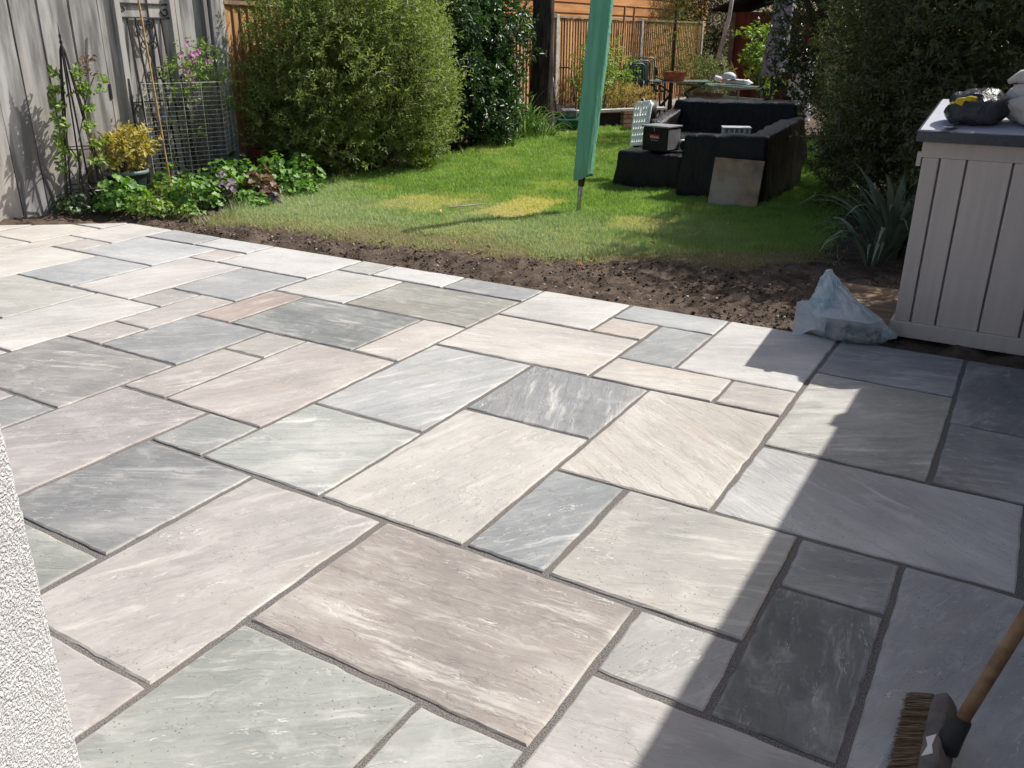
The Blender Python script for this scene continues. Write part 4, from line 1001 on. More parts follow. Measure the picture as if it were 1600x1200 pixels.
# ------------------------------------------------------------------ covered furniture
cov, nt_, b_, o_ = newmat('black_cover'); g_ = N(nt_); tc_ = g_.n('TexCoord').outputs['Object']
w1 = g_.noise(g_.vmul(tc_, (14, 14, 2.2)), 1, 5, .6, 1.2); w2 = g_.noise(tc_, 4, 4, .6)
g_.put(b_.inputs['Base Color'], g_.mix(g_.step(w2, .35, .65), lin(10, 10, 12), lin(20, 20, 23))); b_.inputs['Roughness'].default_value = .45; b_.inputs['Specular IOR Level'].default_value = .28
g_.put(b_.inputs['Normal'], g_.bump(w1, .55, .04, g_.bump(w2, .4, .08)))
def drape(name, P, m, parent, res=.05, amp=.02, seed=0):
    """P: 8 corners (bottom 4 ccw, top 4 ccw). Rounded, creased cloth box"""
    mb = MB().add(P, [(0, 3, 2, 1), (4, 5, 6, 7), (0, 1, 5, 4), (1, 2, 6, 5), (2, 3, 7, 6), (3, 0, 4, 7)])
    me = bpy.data.meshes.new(name); me.from_pydata(mb.v, [], mb.f); bm = bmesh.new(); bm.from_mesh(me); bmesh.ops.recalc_face_normals(bm, faces=bm.faces)
    bmesh.ops.bevel(bm, geom=[e for e in bm.edges if max(v.co.z for v in e.verts) > .06 or True], offset=.035, segments=3, profile=.5, affect='EDGES')
    bmesh.ops.subdivide_edges(bm, edges=[e for e in bm.edges if e.calc_length() > .12], cuts=9, use_grid_fill=True)
    bm.normal_update()
    for v in bm.verts:
        a = v.co
        w = float(fbm(np.array(a.x*5+a.y*3), np.array(a.y*5+a.z*1.2), seed, 3))-.5
        hang = 1-min(1, max(0, a.z/.5)); w2 = math.sin((a.x+a.y)*26+seed+3*math.sin(a.z*5))*.5
        v.co = a+v.normal*(amp*w*1.6+amp*.6*hang*w2+amp*.35*w2)
    bm.to_mesh(me); bm.free()
    return link(name, me, m, parent, True)
ot = thing('covered_footstool', 'low footstool under a black furniture cover on the lawn', 'furniture', (-3.43, 8.85, 0))
drape('cover', [(-.40, -.36, 0), (.38, -.36, 0), (.36, .34, 0), (-.38, .34, 0), (-.37, -.33, .375), (.37, -.33, .375), (.35, .33, .375), (-.36, .33, .375)], cov, ot, seed=1)
sf = thing('covered_armchair', 'bulky armchair under a glossy black cover behind a leaning slab', 'furniture', (-2.58, 8.9, 0))
drape('front_arm', [(-.44, -.68, 0), (.46, -.74, 0), (.44, -.30, 0), (-.42, -.30, 0), (-.41, -.62, .60), (.40, -.66, .63), (.38, -.36, .64), (-.38, -.36, .60)], cov, sf, amp=.03, seed=2)
drape('side_back', [(.02, -.70, 0), (.46, -.72, 0), (.42, .85, 0), (.02, .85, 0), (.14, -.64, .60), (.40, -.655, .635), (.37, .80, .70), (.12, .80, .68)], cov, sf, amp=.035, seed=5)
drape('seat', [(-.42, -.45, 0), (.1, -.45, 0), (.1, .80, 0), (-.42, .80, 0), (-.40, -.42, .40), (.1, -.42, .42), (.1, .78, .42), (-.40, .78, .40)], cov, sf, amp=.02, seed=6)
bs = thing('covered_sofa', 'long garden sofa under a black sheet behind the armchair', 'furniture', (-3.5, 10.9, 0))
drape('backrest', [(-.75, .0, 0), (1.0, .0, 0), (1.0, .6, 0), (-.75, .6, 0), (-.62, .08, .73), (.90, .10, .745), (.88, .5, .745), (-.62, .5, .735)], cov, bs, amp=.03, seed=3)
drape('side_arm', [(-.95, -.75, 0), (-.5, -.75, 0), (-.5, .5, 0), (-.95, .5, 0), (-.66, -.62, .53), (-.52, -.60, .50), (-.5, .42, .72), (-.66, .42, .70)], cov, bs, amp=.03, seed=7)
drape('seat', [(-.6, -.75, 0), (.95, -.75, 0), (.95, .1, 0), (-.6, .1, 0), (-.58, -.70, .36), (.92, -.70, .36), (.92, .1, .38), (-.58, .1, .38)], cov, bs, amp=.02, seed=8)
MB().add([(-.68, -.66, .50), (-.15, -.75, .30), (-.1, -.78, .27), (-.66, -.70, .47), (-1.02, -.35, .52), (-.70, -.64, .515), (-1.0, -.38, .49)], [(0, 1, 2, 3), (4, 5, 0), (4, 0, 3, 6)]).build('sheet_edge', cov, bs)

# grey bits on the armchair: white plastic crate corner
tr_ = thing('plastic_tray', 'pale grey plastic tray lying between armchair and sofa', 'tray', (-3.0, 9.95, .46), .4)
mb = MB()
for k in range(6): mb.box(-.14+k*.055, -.115+k*.055, -.1, .1, 0, .07)
gp_ = mat('pale_grey_plastic', lin(196, 198, 202), lin(170, 172, 178), rough=.4)
mb.build('ribs', gp_, tr_); MB().box(-.15, .17, -.11, .11, .07, .085).build('top', gp_, tr_, bevel=.004)

# tool bag with printed label
def text_mesh(body, size, m, parent, loc, rot, name='lettering', sx=1):
    cu = bpy.data.curves.new(name, 'FONT'); cu.body = body; cu.size = size; cu.extrude = .0008; cu.align_x = 'CENTER'; cu.align_y = 'CENTER'
    o = bpy.data.objects.new(name, cu); COL.objects.link(o); dg = bpy.context.evaluated_depsgraph_get(); me = bpy.data.meshes.new_from_object(o.evaluated_get(dg))
    bpy.data.objects.remove(o); me.name = name; p = bpy.data.objects.new(name, me); COL.objects.link(p); me.materials.clear(); me.materials.append(m)
    p.parent = parent; p.location = loc; p.rotation_euler = rot; p.scale = (sx, 1, 1); return p
def build_toolbag():
    blk = mat('black_canvas', lin(30, 30, 33), lin(22, 22, 24), scale=30, rough=.75, bump=.2); red = mat('red_print', lin(190, 30, 44), lin(176, 26, 40), rough=.5); wht = mat('white_print', lin(232, 230, 230), lin(222, 220, 220), rough=.5)
    gl = mat('grey_lid', lin(150, 150, 152), lin(130, 130, 132), rough=.45)
    root = thing('tool_bag', 'black square tool bag with a red maker label on the footstool', 'bag', (-3.40, 8.72, .385), R(-12))
    bd = MB().box(-.15, .15, -.11, .13, 0, .235).build('body', blk, root, bevel=.012)
    MB().box(-.165, .165, -.125, .145, .236, .252).build('lid', gl, root, bevel=.004)
    MB().tube([(0, -.118, .25), (0, -.125, .235), (0, -.122, .20)], .006, 6).build('clasp', gl, root)
    MB().box(.152, .157, -.10, .12, .02, .22).build('side_panel', mat('grey_web', lin(110, 110, 112), rough=.7), root)
    MB().box(-.058, .058, -.1135, -.1115, .125, .165).build('label', red, bd)
    text_mesh('Makita', .034, wht, bd, (0, -.1150, .140), (R(90), 0, 0), sx=1.15)
    MB().box(-.045, .045, -.1135, -.1115, .104, .112).build('printed_line', gl, bd)
    rad = thing('small_radio', 'small white box radio with a round black speaker on the footstool', 'radio', (-3.16, 8.82, .385), R(-12))
    MB().box(-.055, .07, -.04, .05, 0, .11).build('case', wht, rad, bevel=.01)
    MB().lathe([(.001, 0), (.045, 0), (.045, .012), (.03, .004), (.001, .004)], 20).build('speaker', blk, rad).matrix_local = Matrix.Translation((.005, -.041, .055))@Matrix.Rotation(R(90), 4, 'X')
build_toolbag()

def build_perforated():
    wp = mat('white_plastic', lin(246, 246, 244), lin(236, 236, 234), rough=.4)
    root = thing('perforated_panel', 'white perforated plastic chair panel propped on the footstool', 'panel', (-3.83, 9.10, .372), R(-14)); root.rotation_euler = (R(-14), R(-8), R(-24))
    nx, nz, w, h = 11, 13, .24, .46; V = []; F = []
    for j in range(nz+1):
        for i in range(nx+1):
            x = -w/2+w*i/nx; z = h*j/nz; x *= .82+.18*z/h; V.append((x, 0, z))
    for j in range(nz):
        for i in range(nx):
            if i % 2 == 1 and j % 2 == 1 and not (j == nz-1): continue
            if j in (11, 10, 12) and i in (5,): continue
            a = j*(nx+1)+i; F.append((a, a+1, a+nx+2, a+nx+1))
    me = bpy.data.meshes.new('sheet'); me.from_pydata(V, [], F); bm = bmesh.new(); bm.from_mesh(me)
    r = bmesh.ops.extrude_face_region(bm, geom=bm.faces[:]); bmesh.ops.translate(bm, verts=[e for e in r['geom'] if isinstance(e, bmesh.types.BMVert)], vec=(0, .018, 0)); bmesh.ops.recalc_face_normals(bm, faces=bm.faces); bm.to_mesh(me); bm.free()
    link('sheet', me, wp, root)
    MB().tube([(-.10, .03, -.0), (-.125, .03, h-.03), (-.10, .03, h+.01), (.10, .03, h+.01), (.125, .03, h-.03), (.10, .03, 0)], .011, 8).build('rim', wp, root, smooth=True)
build_perforated()

# leaning paving slab
rs = mat('stained_slab', lin(172, 144, 116), lin(120, 98, 80), scale=4, rough=.9, spec=.15, bump=.4, bscale=40, c3=lin(172, 158, 142))
sl = MB().box(-.225, .225, -.02, .02, 0, .45).build('leaning_slab', rs, None, bevel=.005); sl.matrix_world = Matrix.Translation((-2.365, 7.97, 0))@Matrix.Rotation(R(7), 4, 'Z')@Matrix.Rotation(R(-16), 4, 'X')@Matrix.Rotation(R(1.5), 4, 'Y')
tag(sl, 'square stained concrete slab leaning against the covered armchair', 'slab')

# ------------------------------------------------------------------ mower, raised bed, terrace things
def build_mower():
    grn = mat('mower_green', lin(34, 96, 74), lin(24, 74, 58), rough=.35); blk = mat('black_plastic', (.02,)*3)
    root = thing('lawn_mower', 'green and black lawn mower parked beside the tree trunk', 'lawn mower', (-6.85, 13.35, 0), R(35))
    MB().box(-.22, .22, -.28, .28, .08, .22).build('deck', grn, root, bevel=.04, seg=3, smooth=False)
    MB().box(-.13, .13, -.16, .14, .22, .36).build('motor_cover', mat('grey_motor', lin(150, 152, 152), lin(80, 82, 84), rough=.4), root, bevel=.04, seg=3)
    gb = MB().add([(-.2, .28, .08), (.2, .28, .08), (.2, .68, .12), (-.2, .68, .12), (-.2, .28, .30), (.2, .28, .30), (.18, .64, .40), (-.18, .64, .40)], [(0, 3, 2, 1), (4, 5, 6, 7), (0, 1, 5, 4), (1, 2, 6, 5), (2, 3, 7, 6), (3, 0, 4, 7)]).build('grass_box', blk, root, bevel=.02)
    MB().box(-.06, .06, .682, .690, .2, .28).build('badge', mat('yellow_badge', lin(214, 170, 40), rough=.5), gb)
    for sx in (-1, 1):
        for y in (-.22, .24):
            wl = MB().lathe([(.001, -.02), (.06, -.02), (.085, -.02), (.09, 0), (.085, .02), (.06, .02), (.001, .02)], 18).build('wheel', blk, root, smooth=True); wl.matrix_local = Matrix.Translation((sx*.25, y, .09))@Matrix.Rotation(R(90), 4, 'Y')
    MB().tube([(-.17, .2, .22), (-.17, .85, .80), (-.17, .98, .93), (-.13, 1.03, .97), (.13, 1.03, .97), (.17, .98, .93), (.17, .85, .80), (.17, .2, .22)], .013, 8).build('handle', mat('dark_tube', (.03, .03, .03), (.045, .045, .045), rough=.4), root, smooth=True)
build_mower()

def build_raised_bed():
    root = thing('raised_bed', 'low raised bed edged with dark boards and a brick pier', 'raised bed', (-6.5, 14.2, 0))
    dk = mat('dark_stained_timber', lin(64, 54, 46), lin(46, 40, 36), rough=.85)
    A = Vector((-.45, -.45, 0)); B = Vector((.42, 1.02, 0)); d = (B-A).normalized(); 
    MB().bar(A+Vector((0, 0, .12)), B+Vector((0, 0, .12)), .04, .25).build('edging_board', dk, root)
    MB().prism([(A.x, A.y), (B.x, B.y), (-.9, 1.5), (-.9, -.2)], 0, .235).build('soil_fill', MATS['soil'], root)
    br = mat('buff_brick', lin(196, 164, 132), lin(168, 134, 104), scale=14, rough=.9, bump=.3, varn=.2); pr = A.lerp(B, .62)+Vector((.06, -.05, 0))
    src = MB().box(-.10, .10, -.05, .05, 0, .062).build('brick', br, root, bevel=.004); src.location = (pr.x, pr.y, 0); src.rotation_euler = (0, 0, math.atan2(d.y, d.x))
    for k in range(1, 4):
        o = src.copy(); COL.objects.link(o); o.parent = root; o.location = (pr.x, pr.y, .072*k)
    pk = MB().bar(Vector((-6.98, 13.62, .29)), Vector((-5.95, 15.35, .29)), .16, .04, (0, 0, 1)).build('white_plank', mat('white_gloss_wood', lin(226, 222, 216), lin(200, 196, 190), scale=4, rough=.5), None, bevel=.004)
    tag(pk, 'long white-painted plank lying along the raised bed edge', 'plank')
build_raised_bed()

green_pl = mat('green_garden_plastic', lin(66, 86, 80), lin(52, 70, 66), scale=4, rough=.4)
def build_chairs():
    def chair():
        r = thing('stacking_chair', '', 'chair')
        MB().box(-.22, .22, -.2, .2, .42, .45).build('seat', green_pl, r, bevel=.01)
        bk = MB().box(-.2, .2, .19, .215, .50, .93).build('backrest', green_pl, r, bevel=.008); bk.rotation_euler = (R(-14), 0, 0); bk.location = (0, .10, .06)
        for k in range(3): MB().box(-.16+.12*k, -.08+.12*k, .178, .19, .55, .88).build('back_slat', green_pl, bk)
        MB().tube([(-.21, .2, .5), (-.215, .27, .96), (-.18, .295, 1.0), (.18, .295, 1.0), (.215, .27, .96), (.21, .2, .5)], .014, 7).build('back_frame', green_pl, r, smooth=True)
        for sx in (-1, 1):
            MB().tube([(sx*.21, -.2, .62), (sx*.215, -.22, .45), (sx*.235, -.25, 0)], .017, 7).build('leg', green_pl, r, smooth=True)
            MB().tube([(sx*.21, .2, .5), (sx*.235, .27, 0)], .017, 7).build('leg', green_pl, r, smooth=True)
            MB().tube([(sx*.225, -.2, .62), (sx*.225, .2, .66)], .016, 7).build('armrest', green_pl, r, smooth=True)
        return r
    c = chair(); c.location = (-6.62, 15.75, .0); c.rotation_euler = (0, 0, R(48))
    labs = ['lowest dark green garden chair of the stack by the far table', 'middle dark green garden chair of the stack by the far table', 'topmost dark green garden chair of the stack by the far table']
    G = 'stacked green garden chairs'
    tag(c, labs[0], 'chair', G)
    for k in (1, 2):
        q = copy_tree(c); q.location = (-6.62+.075*k, 15.75+.035*k, .055*k); tag(q, labs[k], 'chair', G)
build_chairs()
def build_tables():
    top = mat('green_glass_top', lin(150, 170, 164), lin(130, 150, 146), rough=.12, spec=.6); blk = mat('dark_tube', (.03,)*3)
    t = thing('garden_table', 'green-topped garden table carrying the terracotta trough', 'table', (-6.05, 16.25, 0), R(25))
    MB().box(-.55, .55, -.38, .38, .70, .722).build('table_top', top, t, bevel=.004)
    for sx in (-1, 1):
        MB().tube([(sx*.5, -.33, 0), (sx*.12, .0, .5), (sx*.45, .3, .70)], .016, 7).build('leg', blk, t, smooth=True)
        MB().tube([(sx*.5, .33, 0), (sx*.12, 0, .5), (sx*.45, -.3, .70)], .016, 7).build('leg', blk, t, smooth=True)
    trough('terracotta_trough', 'terracotta trough planter standing on the green table', -6.05, 15.98, .722, .42, .2, .16, R(-32), terra)
    w = thing('wire_table', 'long wire mesh table with grey rim beside the dark bushes', 'table', (-5.3, 16.35, 0), R(-30))
    rim = mat('grey_green_metal', lin(150, 160, 154), lin(120, 130, 126), rough=.4, metal=.3)
    for z in (.44, .64):
        MB().bar((-.85, -.3, z), (.85, -.3, z), .03, .025).bar((-.85, .3, z), (.85, .3, z), .03, .025).bar((-.85, -.3, z), (-.85, .3, z), .03, .025).bar((.85, -.3, z), (.85, .3, z), .03, .025).build('rim', rim, w)
    mb = MB()
    for k in range(48): x = -.84+k*.0357; mb.tube([(x, -.3, .46), (x, -.3, .63)], .003, 4)
    tag(mb.build('wire_sides', rim, w), kind='stuff')
    mb = MB()
    for k in range(40): x = -.84+k*.043; mb.tube([(x, -.3, .44), (x, .3, .44)], .003, 4)
    tag(mb.build('wire_shelf', rim, w), kind='stuff')
    MB().box(-.86, .86, -.31, .31, .655, .665).build('glass', top, w)
    for sx in (-.8, .8):
        for sy in (-.27, .27): MB().tube([(sx, sy, 0), (sx, sy, .65)], .015, 6).build('leg', rim, w)
    for k, (x, c) in enumerate(((-.45, 'flat terracotta saucer on the left of the wire shelf'), (-.1, 'flat terracotta saucer on the middle of the wire shelf'))):
        s = MB().lathe([(.001, 0), (.14, 0), (.17, .05), (.155, .05), (.13, .012), (.001, .012)], 20).build('terracotta_saucer', terra); s.location = (-5.3+x*math.cos(R(-30)), 16.35+x*math.sin(R(-30)), .447); tag(s, c, 'saucer', 'saucers on the wire shelf')
    # white board shaped like a small surf board
    b = thing('white_float_board', 'white pointed plastic float board with red patch on the wire table', 'board', (-5.05, 16.25, .69), R(-28))
    V = []; F = []; n = 15
    for k in range(n+1):
        t = k/n; x = -.42+.84*t; hw = .17*math.sin(math.pi*min(1, .04+t*.75))**.7; z = .05*(1-t)**3
        V += [(x, -hw, z+.03), (x, 0, z+.085), (x, hw, z+.03), (x, 0, z)]
    for k in range(n):
        for q in range(4): a = k*4+q; c = k*4+(q+1) % 4; F.append((a, c, c+4, a+4))
    F += [(3, 2, 1, 0), (n*4, n*4+1, n*4+2, n*4+3)]
    wg = mat('white_gloss', lin(232, 232, 234), lin(220, 220, 224), rough=.3); MB().add(V, F).build('body', wg, b, smooth=True)
    MB().add([(-.20, -.13, .066), (-.10, -.15, .066), (-.05, -.03, .092), (-.15, -.03, .093)], [(0, 1, 2, 3)]).build('red_patch', mat('red_print', (0,)*3), b)
    MB().add([(.05, -.10, .075), (.36, -.07, .072), (.36, .08, .072), (.05, .02, .094)], [(0, 1, 2, 3)]).build('navy_patch', mat('navy', lin(34, 36, 60), rough=.5), b)
    bl = MB().lathe([(.001, .12), (.06, .11), (.10, .07), (.11, .03), (.09, 0), (.001, 0)], 16, sx=1.2).build('white_bundle', wg, None, smooth=True); bl.location = (-5.07, 16.12, .775); tag(bl, 'rounded white bundle lying on the float board', 'bundle')
    for k, (dx, L) in enumerate(((.1, .3), (.22, .26))):
        st = MB().tube([(-5.0+dx, 16.1, .78), (-5.0+dx-.12+.3*k, 16.0, .78+L)], .006, 5).build('thin_stick', cane); tag(st, ['thin cane leaning left over the white float board', 'thin cane leaning right over the white float board'][k], 'stick', 'sticks by the float board')
    # round black drum and nested pots
    d = thing('black_drum', 'round black tub on its side with a pale rim behind the white panel', 'tub', (-5.75, 14.1, .3), R(-55))
    dm = MB().lathe([(.001, -.1), (.2, -.1), (.22, .1), (.215, .1), (.19, -.08), (.001, -.08)], 26).build('body', mat('black_plastic', (.02,)*3), d, smooth=True); dm.matrix_local = Matrix.Rotation(R(90), 4, 'X')
    rm = MB().lathe([(.222, .085), (.236, .09), (.236, .105), (.222, .11)], 26).build('rim', gp_, d, smooth=True); rm.matrix_local = Matrix.Rotation(R(90), 4, 'X')
    MB().box(-.03, .03, -.03, .03, -.3, -.2).build('foot', mat('black_plastic', (.02,)*3), d)
    for k in range(3):
        p = MB().lathe(pot_profile(.12, .22), 20).build('terracotta_pot', terra, None, smooth=False); p.matrix_world = Matrix.Translation((-5.52+.085*k, 14.55+.05*k, .24))@Matrix.Rotation(R(35), 4, 'Z')@Matrix.Rotation(R(64), 4, 'Y')
        tag(p, ['terracotta pot at the mouth of the nested row behind the sofa', 'terracotta pot in the middle of the nested row behind the sofa', 'terracotta pot at the closed end of the nested row behind the sofa'][k], 'pot', 'nested terracotta pots')
    cr = MB().box(-5.85, -5.1, 14.35, 14.85, 0, .12).build('low_plinth', concrete, None, bevel=.01); tag(cr, 'low concrete plinth under the nested terracotta pots', 'plinth')
build_tables()
# black iron chair-back by the table
ic = thing('iron_bench_end', 'dark curved iron bench end under the green table', 'bench', (-6.25, 15.6, 0), R(20))
MB().tube([(-.3, 0, 0), (-.3, 0, .55), (-.15, 0, .68), (.1, 0, .66), (.3, 0, .5), (.32, 0, 0)], .014, 7).build('frame', iron, ic, smooth=True)
for k in range(6): MB().tube([(-.22+.08*k, 0, .1), (-.22+.08*k, 0, .6)], .008, 5).build('spindle', iron, ic)
MB().tube([(-.3, 0, .1), (.32, 0, .1)], .01, 6).build('stretcher', iron, ic)

# closed parasol in cover
pz = thing('covered_parasol', 'closed parasol in a grey-purple cover before the playhouse', 'parasol', (-4.95, 18.6, 0))
V = []; F = []; n = 20; zs = np.linspace(.75, 3.2, 26)
for z in zs:
    r = .235*(1-.17*(z-.75))
    for k in range(n): a = 2*math.pi*k/n; rr = r*(1+.08*math.sin(5*a+z)+.05*math.sin(9*a)); V.append((rr*math.cos(a)+.05*(z-.75), rr*math.sin(a), z))
for i in range(len(zs)-1):
    for k in range(n): a = i*n+k; b2 = i*n+(k+1) % n; F.append((a, b2, b2+n, a+n))
F += [tuple(range(n-1, -1, -1)), tuple((len(zs)-1)*n+k for k in range(n))]
MB().add(V, F).build('cover', mat('grey_purple_fabric', lin(150, 144, 158), lin(124, 118, 132), scale=6, stretch=(3, 3, .5), rough=.8, bump=.4), pz, smooth=True)
MB().tube([(0, 0, 0), (0, 0, .8)], .025, 10).build('pole', iron, pz); MB().lathe([(.001, 0), (.28, 0), (.28, .05), (.04, .1), (.001, .1)], 18).build('base', concrete, pz)
# white sheet hanging in the bushes
ws = thing('white_sack', 'bright white plastic sack standing behind the bushes', 'sack', (-4.15, 17.6, 0))
V = []; F = []
for i in range(9):
    z = i*.14; 
    for k in range(16): a = 2*math.pi*k/16; r = .2*(1+.12*math.sin(3*a+i)+.08*math.sin(7*a+2*i))*(1-.03*i); V.append((r*1.15*math.cos(a), r*.8*math.sin(a), z))
for i in range(8):
    for k in range(16): a = i*16+k; b2 = i*16+(k+1) % 16; F.append((a, b2, b2+16, a+16))
F.append(tuple(8*16+k for k in range(16))); MB().add(V, F).build('body', mat('white_gloss', (0,)*3), ws, smooth=True)
MB().tube([(.0, 0, 1.1), (.03, 0, 1.2), (.0, 0, 1.26)], [.05, .03, .06], 8).build('tied_neck', mat('white_gloss', (0,)*3), ws, smooth=True)
# two thin garden stakes by the fence
for k, (x, y) in enumerate(((-7.3, 16.3), (-7.3, 16.75))):
    s = MB().bar((x, y, -.05), (x+.02, y+.1, 2.0), .035, .03).build('rough_stake', mat('rough_stake', lin(150, 110, 76), lin(120, 84, 58), rough=.85), None); tag(s, ['rough split stake nearer the tree trunk at the far fence', 'rough split stake nearer the conifer at the far fence'][k], 'stake', 'stakes at the far fence')
ft = thing('garden_torch', 'small black garden torch on a thin stem by the far fence', 'garden light', (-6.9, 17.2, 0))
MB().tube([(0, 0, -.03), (0, 0, .75)], .006, 6).build('stem', iron, ft); MB().lathe([(.001, .75), (.03, .76), (.045, .82), (.035, .9), (.001, .93)], 12).build('bowl', iron, ft, smooth=True)

# ------------------------------------------------------------------ storage box and things on it
def build_box():
    pl = mat('taupe_resin', lin(206, 194, 186), lin(199, 187, 180), scale=5, stretch=(6, 6, .4), rough=.5, spec=.35, bump=.06, bscale=60, bdist=.002)
    ld = mat('charcoal_resin', lin(70, 74, 82), lin(60, 64, 72), scale=30, rough=.3, spec=.5, bump=.1, bscale=200, bdist=.001)
    x0, x1, y0, y1, h = -.505, .49, 4.835, 5.58, 1.005
    root = thing('storage_box', 'tall taupe plastic garden storage box with charcoal lid', 'storage box', (x0, y0, 0)); Wd = x1-x0; D = y1-y0
    MB().box(.02, Wd-.02, .035, D, .03, h-.02).build('body', pl, root)
    MB().box(-.012, Wd+.012, -.012, D, .0, .085).build('plinth', pl, root, bevel=.006)
    MB().box(-.005, Wd+.005, -.004, .034, h-.075, h).build('top_rail', pl, root, bevel=.004)
    # moulded upright panels with grooves between
    xs = [0, .085, .205, .405, .59, .79, .91, Wd]
    for a, b2 in zip(xs[:-1], xs[1:]):
        MB().box(a+.005, b2-.005, 0, .034, .0855, h-.0755).build('panel', pl, root, bevel=.004)
    MB().box(-.022, -.001, .0, .03, h-.12, h-.05).build('hinge_lug', pl, root, bevel=.003)
    V = [(-.035, -.06, h+.003), (Wd+.035, -.06, h+.003), (Wd+.035, D+.02, h+.04), (-.035, D+.02, h+.04), (-.035, -.06, h+.055), (Wd+.035, -.06, h+.055), (Wd+.035, D+.02, h+.155), (-.035, D+.02, h+.155)]
    MB().add(V, [(0, 3, 2, 1), (4, 5, 6, 7), (0, 1, 5, 4), (1, 2, 6, 5), (2, 3, 7, 6), (3, 0, 4, 7)]).build('lid', ld, root, bevel=.006)
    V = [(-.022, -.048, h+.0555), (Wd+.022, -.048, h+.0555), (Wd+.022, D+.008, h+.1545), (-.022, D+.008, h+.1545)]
    MB().add(V+[(x, y, z+.004) for x, y, z in V], [(4, 5, 6, 7), (0, 1, 5, 4), (1, 2, 6, 5), (2, 3, 7, 6), (3, 0, 4, 7)]).build('lid_glare_panel', mat('glare_pale_resin', lin(196, 198, 206), lin(176, 178, 188), scale=4, rough=.35, spec=.5), root)  # added pale sheet: sun and sky glare on the charcoal lid, put into colour
build_box()
def blob(name, m, parent, c, r, seed, n=28, rings=18, amp=.2, flat=.0, freq=2.0):
    V = []; F = []
    for i in range(rings+1):
        ph = math.pi*i/rings
        for k in range(n):
            a = 2*math.pi*k/n; d = Vector((math.sin(ph)*math.cos(a), math.sin(ph)*math.sin(a), math.cos(ph)))
            w = float(fbm(np.array(d.x*freq+seed), np.array(d.y*freq+d.z*freq*1.3), seed, 4))-.5; w2 = abs(float(vn(np.array(d.x*5+seed), np.array(d.z*5+d.y*3), seed+2))-.5)
            q = 1+amp*w*2-amp*.8*w2; z = d.z*r[2]*q
            V.append((c[0]+d.x*r[0]*q, c[1]+d.y*r[1]*q, c[2]+max(z, -r[2]*flat) if flat else c[2]+z))
    for i in range(rings):
        for k in range(n): a = i*n+k; b2 = i*n+(k+1) % n; F.append((a, b2, b2+n, a+n))
    return MB().add(V, F).build(name, m, parent, smooth=True)
def build_lid_things():
    bp, nt, b, out = newmat('black_film'); g = N(nt); tc = g.n('TexCoord').outputs['Object']
    w = g.noise(tc, 16, 5, .6, 1.0); g.put(b.inputs['Base Color'], g.mix(g.step(g.noise(tc, 5, 4), .4, .6), lin(26, 26, 28), lin(62, 64, 68))); b.inputs['Roughness'].default_value = .25; g.put(b.inputs['Normal'], g.bump(w, .8, .03))
    z = 1.10
    s = thing('black_sack', 'crumpled black plastic sack with yellow print on the storage box', 'bag', (-.315, 5.0, z))
    blob('film', bp, s, (0, 0, .055), (.15, .13, .10), 3, amp=.22, flat=.62, freq=2.2)
    yl = mat('yellow_print', lin(226, 196, 40), lin(206, 170, 30), scale=20, rough=.4)
    def patch(pts, nm, m): MB().add(pts, [tuple(range(len(pts)))]).build(nm, m, s)
    for k, (x, zz, a) in enumerate(((-.085, .075, .5), (-.06, .094, .35), (-.025, .102, .05), (.012, .10, -.1))):
        bb = blob('print', yl, s, (x, -.100+.02*abs(k-1.5), zz), (.034, .012, .020), 5+k, n=12, rings=8, amp=.2)
    g2 = mat('beige_canvas', lin(222, 214, 206), lin(196, 186, 180), scale=5, rough=.85, bump=.5, bscale=12, bdist=.02)
    d = thing('dust_sheet', 'bundled beige dust sheet piled on the storage box', 'dust sheet', (-.05, 5.04, z))
    blob('lower_fold', g2, d, (.02, -.01, .085), (.175, .16, .125), 7, amp=.28, flat=.7)
    blob('upper_fold', g2, d, (.04, 0, .22), (.16, .13, .095), 12, amp=.3)
    MB().tube([(-.15, -.02, .185), (-.10, -.04, .215), (-.02, -.05, .225)], [.012, .026, .03], 8).build('loose_corner', g2, d, smooth=True)
    k = thing('trowel', 'small trowel with black handle lying on the box lid edge', 'trowel', (-.385, 4.865, 1.077), R(70))
    MB().tube([(0, 0, .012), (.075, 0, .022)], [.009, .007], 8).build('handle', mat('black_plastic', (.02,)*3), k, smooth=True)
    MB().add([(-.005, -.028, .008), (-.005, .028, .008), (-.085, .02, .006), (-.105, 0, .005), (-.085, -.02, .006), (-.005, -.028, .004), (-.005, .028, .004), (-.085, .02, .002), (-.105, 0, .001), (-.085, -.02, .002)], [(0, 1, 2, 3, 4), (9, 8, 7, 6, 5), (0, 5, 6, 1), (1, 6, 7, 2), (2, 7, 8, 3), (3, 8, 9, 4), (4, 9, 5, 0)]).build('blade', mat('steel_blade', lin(150, 152, 156), rough=.35, metal=.7), k)
build_lid_things()

